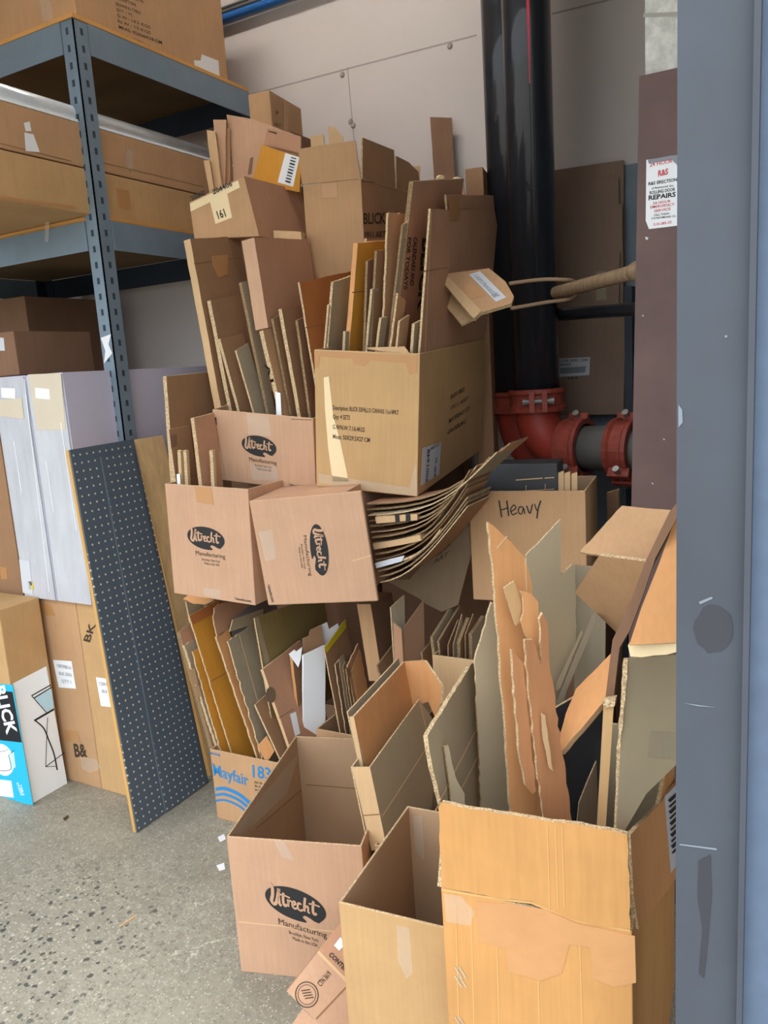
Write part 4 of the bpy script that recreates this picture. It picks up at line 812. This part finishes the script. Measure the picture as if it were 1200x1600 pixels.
for i, (a, b, c, m) in enumerate((((524, 1038), (541, 1145), (530, 1030), 'kraft_brown'), ((530, 1030), (548, 1145), (537, 1022), 'kraft_grey'), ((536, 1040), (552, 1145), (541, 1034), 'kraft_dark'), ((541, 1046), (556, 1145), (546, 1040), 'kraft_brown'), ((543, 1040), (558, 1120), (560, 1005), 'kraft_rust'), ((550, 1048), (564, 1120), (563, 1015), 'kraft_orange'))):
    sheet(['first', 'second', 'third', 'fourth'][i] + ' thin crumpled sheet right of the yellow-edged board' if i < 4 else ['', '', '', '', 'rust sheet behind the crumpled thin sheets', 'orange sheet beside the pale thick carton edge'][i], a, b, c, Y + .02 + .012 * (i % 3), .004, m, zmin=zf, torn=.002, group=G, edge='edge_dark' if i % 2 else 'edge')
pg('paper_scrap', 'tiny blue scrap by the orange-lined sleeve', [(546, 1106), (552, 1104), (552, 1112), (547, 1114)], pl_yaw(ony(549, 1108, 1.86), 20), .002, 'ink_cyan')
sheet('thick pale-edged folded carton under the quarter-turned carton', (579, 944), (594, 1040), (612, 925), 1.93, .048, 'kraft_brown', zmin=zf, edge='kraft')
# ---- sheets further back, middle; browns chosen dark to paint in the shade there
H_ = ony(675, 1023, 1.80); Hc = Carton('open kraft carton deep in the middle holding dark sheets', (H_.x + .14, 1.80, 0), 0, .28, .20, H_.z, mat='kraft_light', inner='inside')
G = 'dark sheets deep in the middle of the pile'
vf = empty('folded_carton', ony(622, 1030, 1.83)); tag(vf, 'folded carton opened to a V deep in the middle', 'cardboard', G)
pv = Pl(ony(622, 980, 1.83), (.75, -.66, 0))
prism('left_panel', [Pl(ony(622, 980, 1.86), (.9, -.4, 0)).hit(*p) for p in ((611, 949), (632, 930), (634, 1040), (617, 1040))], Vector((-.004, 0, 0)), ['kraft_grey', 'edge'], vf)
prism('right_panel', [pv.hit(*p) for p in ((630, 983), (662, 938), (664, 1045), (632, 1050))], -pv.n * .005, ['kraft_brown', 'edge_dark'], vf)
prism('front_strip', [pl_yaw(ony(622, 1000, 1.828), 20).hit(*p) for p in ((614, 972), (627, 984), (631, 1050), (618, 1050))], Vector((0, .006, 0)), ['kraft_rose', 'edge'], vf)
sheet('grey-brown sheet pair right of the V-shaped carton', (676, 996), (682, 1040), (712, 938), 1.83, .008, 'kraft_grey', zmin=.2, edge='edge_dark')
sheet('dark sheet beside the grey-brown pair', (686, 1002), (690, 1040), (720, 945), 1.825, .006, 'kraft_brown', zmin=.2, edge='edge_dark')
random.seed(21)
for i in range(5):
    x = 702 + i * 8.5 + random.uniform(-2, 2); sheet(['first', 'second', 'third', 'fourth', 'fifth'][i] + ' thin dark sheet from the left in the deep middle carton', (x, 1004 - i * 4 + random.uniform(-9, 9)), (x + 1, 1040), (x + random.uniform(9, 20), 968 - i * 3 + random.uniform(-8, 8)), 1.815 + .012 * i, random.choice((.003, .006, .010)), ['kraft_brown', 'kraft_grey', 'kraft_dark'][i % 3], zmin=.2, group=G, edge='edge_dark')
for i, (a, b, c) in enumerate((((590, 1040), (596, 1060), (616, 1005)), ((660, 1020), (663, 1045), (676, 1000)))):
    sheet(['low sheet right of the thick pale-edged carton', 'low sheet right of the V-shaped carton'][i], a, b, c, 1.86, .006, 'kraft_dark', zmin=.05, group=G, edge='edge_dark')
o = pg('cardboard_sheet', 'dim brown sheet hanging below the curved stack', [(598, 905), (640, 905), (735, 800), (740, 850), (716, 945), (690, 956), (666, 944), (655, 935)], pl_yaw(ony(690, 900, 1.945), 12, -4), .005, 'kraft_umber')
plh = pl_yaw(ony(690, 900, 1.945), 12, -4); letter(o, plh, [('BLICK', (682, 870), (704, 852), (3, -9), .02), ('ART', (676, 882), (700, 868), (3, -8), .02)], 'ink_brown', 'printed_lettering')
# ---- curved stack of flattened cartons spilling out beside the quarter-turned carton
def bez(P, n=10):
    out = []
    for i in range(n + 1):
        t = i / n; out.append(sum((Vector(p) * c for p, c in zip(P, ((1 - t) ** 3, 3 * (1 - t) ** 2 * t, 3 * (1 - t) * t * t, t ** 3))), Vector((0, 0))))
    return out
ORD = 'first second third fourth fifth sixth seventh eighth ninth tenth eleventh twelfth thirteenth fourteenth fifteenth'.split()
ms = ['kraft_dark', 'kraft_brown', 'kraft_grey', 'kraft_dark', 'kraft_rose']; NST = 15
for i in range(NST):
    s = i / (NST - 1); j = random.uniform(-1, 1)
    k0 = (594 - 22 * s, 911 - 122 * s); k1 = (646 + 34 * s, 902 - 118 * s + j * 2); k2 = (676 + 30 * s, 860 - 88 * s); k3 = (731 + max(0, s - .55) / .45 * 66, 792 - 98 * s)
    if i in (3, 6, 7, 10): k3 = tuple(Vector(k3) * .45 + Vector(k1) * .55); k2 = tuple(Vector(k1) * .6 + Vector(k3) * .4)
    if i == 6: k1 = (k0[0] + 25, k0[1] - 4); k2 = (k0[0] + 50, k0[1] - 8); k3 = (k0[0] + 74, k0[1] - 14)
    prof = bez([k0, k1, k2, k3], 9); Y0 = 1.765 + random.uniform(0, .03); dp = 1.925 - Y0
    A_ = [ony(p.x, p.y, Y0) for p in prof]; th = random.uniform(.003, .0055) if i not in (6,) else .016
    n = len(A_); V = []; up = Vector((-.25, 0, 1)).normalized() * th
    for Q in (A_, [a + up for a in A_], [a + Vector((0, dp, 0)) + up for a in A_], [a + Vector((0, dp, 0)) for a in A_]): V += Q
    Fc, fm = [], []
    for a in range(4):
        b_ = (a + 1) % 4
        for t in range(n - 1): Fc.append((a * n + t, a * n + t + 1, b_ * n + t + 1, b_ * n + t)); fm.append(1 if a == 0 else 0)
    Fc += [(0, n, 2 * n, 3 * n), (n - 1, 2 * n - 1, 3 * n - 1, 4 * n - 1)]; fm += [1, 1]
    lab = {0: 'lowest curved flattened carton in the spilling stack', NST - 1: 'topmost curved flattened carton under the large taped carton', 6: 'short thick pale folded piece midway up the curved stack'}.get(i, ORD[i] + ' thin curved carton from the bottom of the spilling stack')
    o = mesh_obj('flattened_box', V, Fc, [ms[i % 5] if i != 6 else 'kraft_light', ('edge' if i % 3 == 0 else 'edge_dark') if i != 6 else 'kraft_light'], None, None, fm); tag(o, lab, 'cardboard', 'curved stack of flattened cartons')
pg('paper_sheet', 'folded white paper sheet low in the curved stack', [(586, 880), (632, 868), (628, 877), (588, 888)], pl_yaw(ony(610, 878, 1.762), 10), .004, 'paper_grey')
o = pg('flattened_box', 'pale short carton end with black bars in curved stack', [(586, 808), (652, 803), (652, 813), (588, 818)], pl_yaw(ony(620, 810, 1.76), 10), .03, 'kraft_light')
plx = pl_yaw(ony(620, 810, 1.76), 10)
for q in ([(617, 804), (624, 804), (625, 816), (618, 816)], [(634, 803), (641, 803), (642, 815), (634, 815)]): deco(o, plx, q, 'ink', 'printed_bar')
# ---- orange-lined sleeve pair
g = empty('folded_carton', ony(590, 1326, 1.40)); tag(g, 'grey-brown carton sleeve standing between the two open cartons', 'cardboard')
pr2 = pl_edge((578, 1199), (603, 1318), 1.40, 88); ext = -pr2.n
Rf = [pr2.hit(*p) for p in ((578, 1199), (617, 1145), (655, 1093), (678, 1126), (676, 1262), (603, 1318))]
prism('right_panel', Rf, ext * .004, ['inside_grey', 'edge'], g); line(g, pr2, (597, 1276), (672, 1160), .003, 'crease_light'); line(g, pr2, (655, 1093), (668, 1148), .003, 'crease_light')
wv = ony(550, 1199, 1.40) - ony(578, 1199, 1.40); wv2 = ony(580, 1328, 1.40) - ony(603, 1318, 1.40)
prism('left_panel', [p + wv for p in Rf[:3]] + [Rf[4] + wv, Rf[5] + wv], ext * .004, ['inside_grey', 'edge'], g)
pfr = Pl(Rf[0], (0, -1, 0)); prism('front_panel', [pfr.hit(*p) for p in ((550, 1199), (578, 1199), (603, 1318), (581, 1330), (567, 1272))], Vector((0, .004, 0)), ['kraft_light', 'edge'], g); line(g, pfr, (568, 1274), (596, 1272))
g1 = empty('folded_carton', ony(565, 1200, 1.43)); tag(g1, 'orange-lined folded carton tucked into the grey-brown sleeve', 'cardboard')
pa = pl_edge((553, 1120), (568, 1200), 1.43, 88)
La = [pa.hit(*p) for p in ((553, 1120), (592, 1078), (632, 1034), (645, 1105), (600, 1165), (572, 1202))]
prism('left_panel', La, -pa.n * .006, ['kraft_orange', 'edge'], g1)
prism('outer_panel', [p - pa.n * .020 + Vector((0, .006, .008)) for p in (La[0], La[1], La[2], La[3], La[5])], -pa.n * .004, ['kraft_grey', 'edge'], g1)
far = La[2]; pb_ = pl_yaw(far, 10); prism('back_panel', [pb_.hit(*p) for p in ((632, 1034), (664, 1032), (669, 1096), (645, 1106))], Vector((0, .005, 0)), ['kraft_orange', 'edge'], g1)
fr = pb_.hit(664, 1032); pc_ = Pl(fr, (-.45, -.9, 0)); prism('right_panel', [pc_.hit(*p) for p in ((664, 1032), (685, 1064), (690, 1070), (689, 1098), (683, 1110), (680, 1122), (669, 1096))], Vector((.005, .002, 0)), ['kraft_orange', 'edge'], g1)
prism('front_panel', [Pl(La[0], (0, -1, 0)).hit(*p) for p in ((546, 1120), (553, 1120), (568, 1200), (562, 1200))], Vector((0, .004, 0)), ['kraft_light', 'edge'], g1)
Carton('narrow open carton corner wedged behind the plain open carton', (-.823, 1.39, 0), 6, .09, .30, ony(575, 1318, 1.385).z, mat='kraft', inner='inside')
# ---- small stamped box leaning on the floor
ps = Pl(ony(500, 1560, 1.14), Vector((.42, -.72, .45))); sb = empty('cardboard_box', onz(490, 1600, 0)); tag(sb, 'small stamped carton leaning on floor against the logo carton', 'box')
prism('body', [ps.hit(*p) for p in ((448, 1549), (497, 1487), (545, 1538), (570, 1590), (530, 1635), (496, 1598))], -ps.n * .04, ['kraft_pink', 'kraft_rose'], sb)
ps2 = Pl(ps.p + ps.n * .004, ps.n); prism('flap', [ps2.hit(*p) for p in ((497, 1486), (538, 1435), (560, 1500), (545, 1540))], -ps.n * .006, ['kraft_rose', 'edge'], sb); line(sb, ps2, (497, 1487), (546, 1537), .006, 'crease_light', 'fold')
line(sb, ps, (494, 1592), (545, 1538), .003)
letter(sb, ps, [('CTN 3619', (501, 1542), (518, 1522), (-6, -6), .02)], 'ink_brown', 'printed_lettering'); letter(sb, ps2, [('CONTENTS', (513, 1492), (548, 1527), (5, -5), .03)], 'ink', 'printed_lettering')
cxs = (479.5, 1554)
def oval(k): return [(cxs[0] + k * (12 * math.cos(t) + 13 * math.sin(t)), cxs[1] + k * (15 * math.cos(t) - 13 * math.sin(t))) for t in [i * math.pi / 16 for i in range(33)]]
ribbons(lambda a, b: ps.hit(a, b) + ps.n * .001, [(oval(1.0), 1.6), (oval(.78), .9)] + [([(cxs[0] - 9 + i * 2, cxs[1] - 6 + i * 4), (cxs[0] + 5 + i * 2, cxs[1] - 8 + i * 4)], 1.6) for i in range(4)]).build('round_stamp', ['ink_brown'], sb)
deco(sb, ps2, [(522, 1477), (532, 1464), (540, 1475), (530, 1485)], 'white_gloss', 'label', .002)
pg('cardboard_sheet', 'flat pinkish cardboard corner on the floor at the bottom edge', [(455, 1602), (473, 1576), (500, 1602), (498, 1660), (440, 1640)], Pl((0, 0, .03), (.05, -.1, 1)), .02, 'kraft_pink')

# ================================================================== tall torn carton in front right
A = Carton('tall torn orange-tan carton in the right foreground', (-.352, .982, 0), 3.9, .284, .64, .610, mat='kraft_sun', inner='inside_grey', t=.007)
fA, rA = A.face('f'), A.face('r')
pA1 = Pl(A.loc(0, -.002, A.h), A.M.to_3x3() @ Vector((0, -1, -.06)))
ptsf = [pA1.hit(*p) for p in ((685, 1262), (690, 1254), (735, 1264), (790, 1272), (850, 1282), (905, 1288), (980, 1304), (983, 1380), (985, 1452), (930, 1446), (880, 1432), (830, 1408), (770, 1402), (690, 1386))]
prism('front_flap', tear(ptsf, pA1.n, .0012), -pA1.n * .007, ['kraft_sun', 'edge'], A.o)
for p, q_ in (((690, 1390), (770, 1403)), ((770, 1403), (830, 1410)), ((830, 1410), (900, 1438)), ((900, 1438), (985, 1454))): line(A.o, fA, p, q_, .004, 'crease_sun', 'crease')
for x in (712, 736, 775, 838, 905): line(A.o, fA, (x, 1412 + (x - 700) * .16), (x + 6, 1640), .0016, 'crease_sun', 'crease')
for x in (855, 868, 878): line(A.o, pA1, (x, 1290), (x + 4, 1420), .0014, 'crease_sun', 'crease')
for y in (1510, 1524, 1588): 
    for dx in (0, 7): line(A.o, fA, (711 + dx, y), (722 + dx, y + 18), .0025, 'staple', 'staple', .0015)
A.deco('f', [(744, 1408), (800, 1412), (850, 1420), (900, 1442), (992, 1462), (994, 1535), (960, 1542), (926, 1528), (922, 1480), (890, 1475), (878, 1520), (845, 1532), (795, 1518), (790, 1482), (748, 1470)], 'tape_rosy', 'tape'); A.deco('f', [(693, 1396), (720, 1400), (742, 1424), (736, 1446), (698, 1440)], 'tape_clear', 'tape')
# right flap leaning with its label
pA2 = Pl(A.loc(A.w / 2 + .002, 0, A.h), A.M.to_3x3() @ Vector((1, -.0, .10)))
prism('right_flap', tear([pA2.hit(*p) for p in ((985, 1304), (1020, 1268), (1060, 1222), (1068, 1214), (1066, 1360), (998, 1452), (990, 1400))], pA2.n, .0012), -pA2.n * .007, ['kraft_orange', 'edge'], A.o)
deco(A.o, pA2, [(1038, 1245), (1060, 1222), (1064, 1340), (1048, 1364)], 'paper_grey', 'barcode_label'); ribbons(lambda a, b: pA2.hit(a, b) + pA2.n * .0016, [([(1044 + i * .6, 1252 + i * 9), (1056 + i * .4, 1241 + i * 9)], 3 if i % 2 else 5) for i in range(10)]).build('barcode', ['ink'], A.o)
# left flap, the inside showing
pA3 = pl_edge((668, 1150), (690, 1386), .985, 97)
prism('left_flap', tear([pA3.hit(*p) for p in ((668, 1150), (704, 1090), (738, 1036), (746, 1040), (754, 1262), (748, 1300), (690, 1386), (697, 1280), (676, 1200))], pA3.n, .0016), -pA3.n * .007, ['inside_grey', 'edge'], A.o)
line(A.o, pA3, (686, 1254), (744, 1140), .003, 'crease_light'); line(A.o, pA3, (712, 1250), (748, 1180), .003, 'crease_light')
G = 'torn sheets standing in the tall torn carton'
pg('torn_cardboard', 'grey sheet with corrugated slanted edge rising beside the left flap', [(742, 1032), (768, 942), (785, 946), (812, 1275), (753, 1300), (748, 1150)], pl_yaw(ony(765, 1100, 1.19), 40), .007, 'inside_grey', torn=.0015)
pg('torn_cardboard', 'small torn corrugated tab near the left front flap corner', [(694, 1168), (701, 1166), (712, 1215), (726, 1240), (727, 1275), (708, 1275), (703, 1225)], pl_yaw(ony(710, 1220, 1.05), 50), .006, 'inside_grey', torn=.001)
o = pg('torn_cardboard', 'tall pointed orange torn sheet rising highest from the torn carton', [(763, 816), (788, 838), (818, 868), (826, 890), (832, 925), (838, 1000), (862, 1290), (800, 1300), (790, 1150), (780, 1010), (772, 900)], pl_yaw(ony(800, 1000, 1.13), 46, 2), .008, 'kraft_orange', torn=.0015)
plo = pl_yaw(ony(800, 1000, 1.13), 46, 2); line(o, plo, (776, 857), (792, 838), .002, 'crease_light'); line(o, plo, (821, 872), (823, 925), .002, 'crease_light')
pg('cardboard_sheet', 'tall grey sheet behind the pointed orange one', [(822, 868), (845, 845), (876, 812), (877, 898), (894, 882), (899, 884), (900, 1000), (880, 1110), (890, 1290), (830, 1290)], pl_yaw(ony(860, 1000, 1.335), 35), .006, 'inside_grey', torn=.001)
pg('cardboard_sheet', 'grey back panel behind the angled flaps', [(897, 883), (926, 886), (945, 890), (945, 1100), (897, 1100)], pl_yaw(ony(915, 950, 1.40), 5), .006, 'kraft_grey')
for i, (poly, lab) in enumerate((([(897, 1010), (908, 985), (911, 988), (876, 1075), (868, 1080), (870, 1066)], 'left slanting pale cardboard edge behind the orange pieces'), ([(925, 962), (931, 958), (930, 970), (874, 1110), (868, 1112), (870, 1095)], 'right slanting pale cardboard edge behind the orange pieces'))):
    pg('cardboard_sheet', lab, poly, pl_yaw(ony(900, 1030, 1.30 - i * .02), 29), .006, 'kraft_grey', ext=ray(900, 1030) * .05, group=G)
pg('torn_cardboard', 'small torn orange tab in front of the pointed sheet', [(788, 919), (803, 908), (814, 940), (815, 950), (812, 972), (806, 978), (797, 950)], pl_yaw(ony(800, 940, 1.10), 40), .005, 'kraft_tan', torn=.0012)
pg('torn_cardboard', 'frayed orange torn piece right of the small tab', [(812, 922), (830, 928), (841, 940), (844, 985), (858, 1020), (860, 1080), (846, 1060), (835, 1010), (822, 995), (814, 970), (818, 945)], pl_yaw(ony(830, 970, 1.105), 40), .005, 'kraft_orange', torn=.003)
pg('torn_cardboard', 'long torn orange sheet slanting right to the front rim', [(843, 968), (848, 958), (856, 975), (858, 1030), (868, 1100), (896, 1300), (852, 1300), (836, 1170), (826, 1080), (820, 1000), (832, 1000), (846, 1040)], pl_yaw(ony(850, 1120, 1.085), 42), .007, 'kraft_rust', torn=.0018)
pg('torn_cardboard', 'double-walled brown strip hanging against the orange sheets', [(800, 1016), (812, 1030), (818, 1036), (838, 1236), (832, 1241), (821, 1228), (812, 1180), (806, 1110), (802, 1060)], pl_yaw(ony(815, 1130, 1.07), 40), .010, 'kraft_rust', torn=.0015)
pg('torn_cardboard', 'peeled pale paper strip on the slanting orange sheet', [(846, 1114), (852, 1118), (864, 1205), (858, 1200), (848, 1150)], pl_yaw(ony(855, 1160, 1.075), 42), .002, 'kraft_light', torn=.001)
pg('cardboard_sheet', 'charcoal printed sheet standing dark behind the slanting front rim pieces', [(862, 1110), (905, 1085), (950, 1080), (940, 1330), (880, 1330)], pl_yaw(ony(900, 1200, 1.24), 30), .006, 'black_box')  # added dark sheet; its charcoal colour stands in for shade between packed pieces
pg('cardboard_sheet', 'narrow dark brown sheet beside the charcoal sheet', [(905, 1255), (932, 1190), (938, 1330), (896, 1330)], pl_yaw(ony(915, 1260, 1.21), 30), .005, 'kraft_umber')  # second dark sheet added to fill the same gap with shade
# big opened carton leaning at the right, half behind the door post
rb = empty('opened_carton', ony(950, 1300, 1.15)); tag(rb, 'opened carton with spread flaps leaning beside the grey door post', 'box')
def rbp(name, poly, p, n, mat, th=.006, ext=None, edge='edge', torn=0):
    pl = Pl(p, n); pts = [pl.hit(*q) for q in poly]
    if torn: pts = tear(pts, pl.n, torn)
    return prism(name, pts, ext if ext else -pl.n * th, [mat, edge], rb)
rbp('flap', [(906, 862), (972, 790), (1050, 797), (1012, 881)], ony(960, 840, 1.28), (-.05, -.75, .66), 'kraft', torn=.001)
rbp('flap', [(898, 926), (912, 905), (936, 868), (1012, 878), (992, 940), (967, 992)], ony(950, 930, 1.27), (-.40, -.72, -.50), 'kraft')
rbp('flap', [(868, 1172), (884, 1115), (900, 1076), (958, 1018), (952, 1080), (944, 1096), (875, 1177)], ony(910, 1100, 1.16), (-.35, -.75, .5), 'kraft_orange', .012, torn=.0006, edge='kraft_light')
ex = ray(990, 1000) * .14
rbp('side_panel', [(1046, 800), (1058, 785), (1062, 800), (1024, 872), (1003, 935), (984, 985), (968, 1012), (960, 1080), (950, 1176), (940, 1176), (946, 1090), (957, 1000), (985, 940), (1009, 876)], ony(1000, 940, 1.14), (-.15, -1, 0), 'kraft_brown', 0, ex, 'edge_dark')
rbp('lower_panel', [(943, 1102), (959, 1102), (946, 1300), (932, 1300)], ony(945, 1200, 1.12), (0, -1, 0), 'kraft_tan', 0, ray(950, 1200) * .12, 'kraft_brown')
rbp('corner_fold', [(940, 1094), (962, 1090), (960, 1104), (944, 1106)], ony(945, 1200, 1.115), (0, -1, 0), 'edge', .01)
rbp('front_panel', [(983, 1008), (1002, 950), (1030, 880), (1062, 790), (1130, 800), (1130, 1000)], ony(1030, 950, 1.10), (.1, -.85, .45), 'kraft_orange', .004)
rbp('torn_edge', [(981, 1008), (1020, 1003), (1060, 998), (1120, 994), (1120, 1012), (1060, 1018), (1022, 1024), (985, 1026)], ony(1020, 1010, 1.085), (0, -1, 0), 'tape_cream', .012, torn=.002)
rbp('inner_panel', [(978, 1030), (1072, 1022), (1072, 1180), (1010, 1240), (972, 1305), (962, 1305), (972, 1120)], ony(970, 1150, 1.115), (.72, -.70, .08), 'inside_grey', .006)
pin = Pl(ony(970, 1150, 1.115), (.72, -.70, .08)); deco(rb, pin, [(1016, 1143), (1060, 1145), (1060, 1186), (1012, 1182)], 'kraft_grey', 'shipping_label')
rbp('frayed_edge', [(974, 1030), (981, 1030), (980, 1060), (968, 1180), (966, 1300), (960, 1300), (963, 1180), (970, 1090)], ony(970, 1150, 1.112), (0, -1, 0), 'edge', .006, torn=.001)
pdl = Pl(A.loc(A.w / 2 - .0075, 0, 0), -(A.M.to_3x3() @ Vector((1, 0, 0)))); 
# ================================================================== flattened cartons behind the pipes
G = 'flattened cartons leaning on the wall behind the pipes'
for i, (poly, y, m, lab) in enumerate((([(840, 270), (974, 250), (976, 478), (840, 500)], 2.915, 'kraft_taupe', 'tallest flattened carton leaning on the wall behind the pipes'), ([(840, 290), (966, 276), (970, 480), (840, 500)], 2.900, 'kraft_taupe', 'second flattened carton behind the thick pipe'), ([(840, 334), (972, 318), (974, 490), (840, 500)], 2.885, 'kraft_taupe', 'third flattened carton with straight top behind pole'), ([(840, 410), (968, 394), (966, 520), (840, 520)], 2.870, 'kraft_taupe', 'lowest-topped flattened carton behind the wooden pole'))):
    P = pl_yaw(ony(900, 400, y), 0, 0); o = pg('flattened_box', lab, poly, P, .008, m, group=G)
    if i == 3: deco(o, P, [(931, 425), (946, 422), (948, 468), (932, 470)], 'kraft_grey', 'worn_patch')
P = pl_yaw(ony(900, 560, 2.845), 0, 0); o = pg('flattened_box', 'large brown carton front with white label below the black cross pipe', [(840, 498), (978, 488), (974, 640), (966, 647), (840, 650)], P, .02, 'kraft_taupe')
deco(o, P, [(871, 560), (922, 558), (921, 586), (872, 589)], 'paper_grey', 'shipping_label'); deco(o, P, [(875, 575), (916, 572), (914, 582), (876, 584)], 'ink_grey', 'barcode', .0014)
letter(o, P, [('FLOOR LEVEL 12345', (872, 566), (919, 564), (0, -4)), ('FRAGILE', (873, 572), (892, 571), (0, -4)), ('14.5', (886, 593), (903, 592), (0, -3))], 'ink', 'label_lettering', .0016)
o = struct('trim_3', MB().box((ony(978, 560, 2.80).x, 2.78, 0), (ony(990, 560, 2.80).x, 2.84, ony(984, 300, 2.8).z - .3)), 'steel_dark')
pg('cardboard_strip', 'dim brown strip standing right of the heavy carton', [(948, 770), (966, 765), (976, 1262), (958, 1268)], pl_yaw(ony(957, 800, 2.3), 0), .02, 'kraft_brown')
# ================================================================== small litter
for poly, m, lab in (([(340, 1308), (350, 1303), (353, 1311), (344, 1316)], 'paper_white', 'small white paper chip beside the open logo carton rim'), ([(338, 1352), (350, 1348), (352, 1358), (343, 1361)], 'paper_white', 'white paper chip on the floor left of logo carton'), ([(98, 1279), (106, 1273), (108, 1277), (101, 1283)], 'ink_brown', 'dark chip on the floor below the drawing table box'), ([(186, 1446), (214, 1428), (215, 1430), (188, 1448)], 'kraft_light', 'thin wood splinter lying in the middle of the floor')):
    pg('litter_scrap', lab, poly, Pl((0, 0, .002), (0, 0, 1)), .0015, m, cat='litter')
plS = Pl((0, 1.885, 0), (0, -1, 0))
o = ribbons(lambda a, b: plS.hit(a, b), [(spl([(52, 310), (64, 312), (71, 322), (74, 345), (73, 378)]), [7, 7, 6, 6, 6, 6, 6, 6, 6, 6, 6, 6, 6, 6, 6, 6, 6, 6, 6, 5, 4])]).build('plastic_strap', ['tape_clear']); tag(o, 'clear plastic strap dangling from the lower flat carton', 'strap')
md = o.modifiers.new('thickness', 'SOLIDIFY'); md.thickness = .001
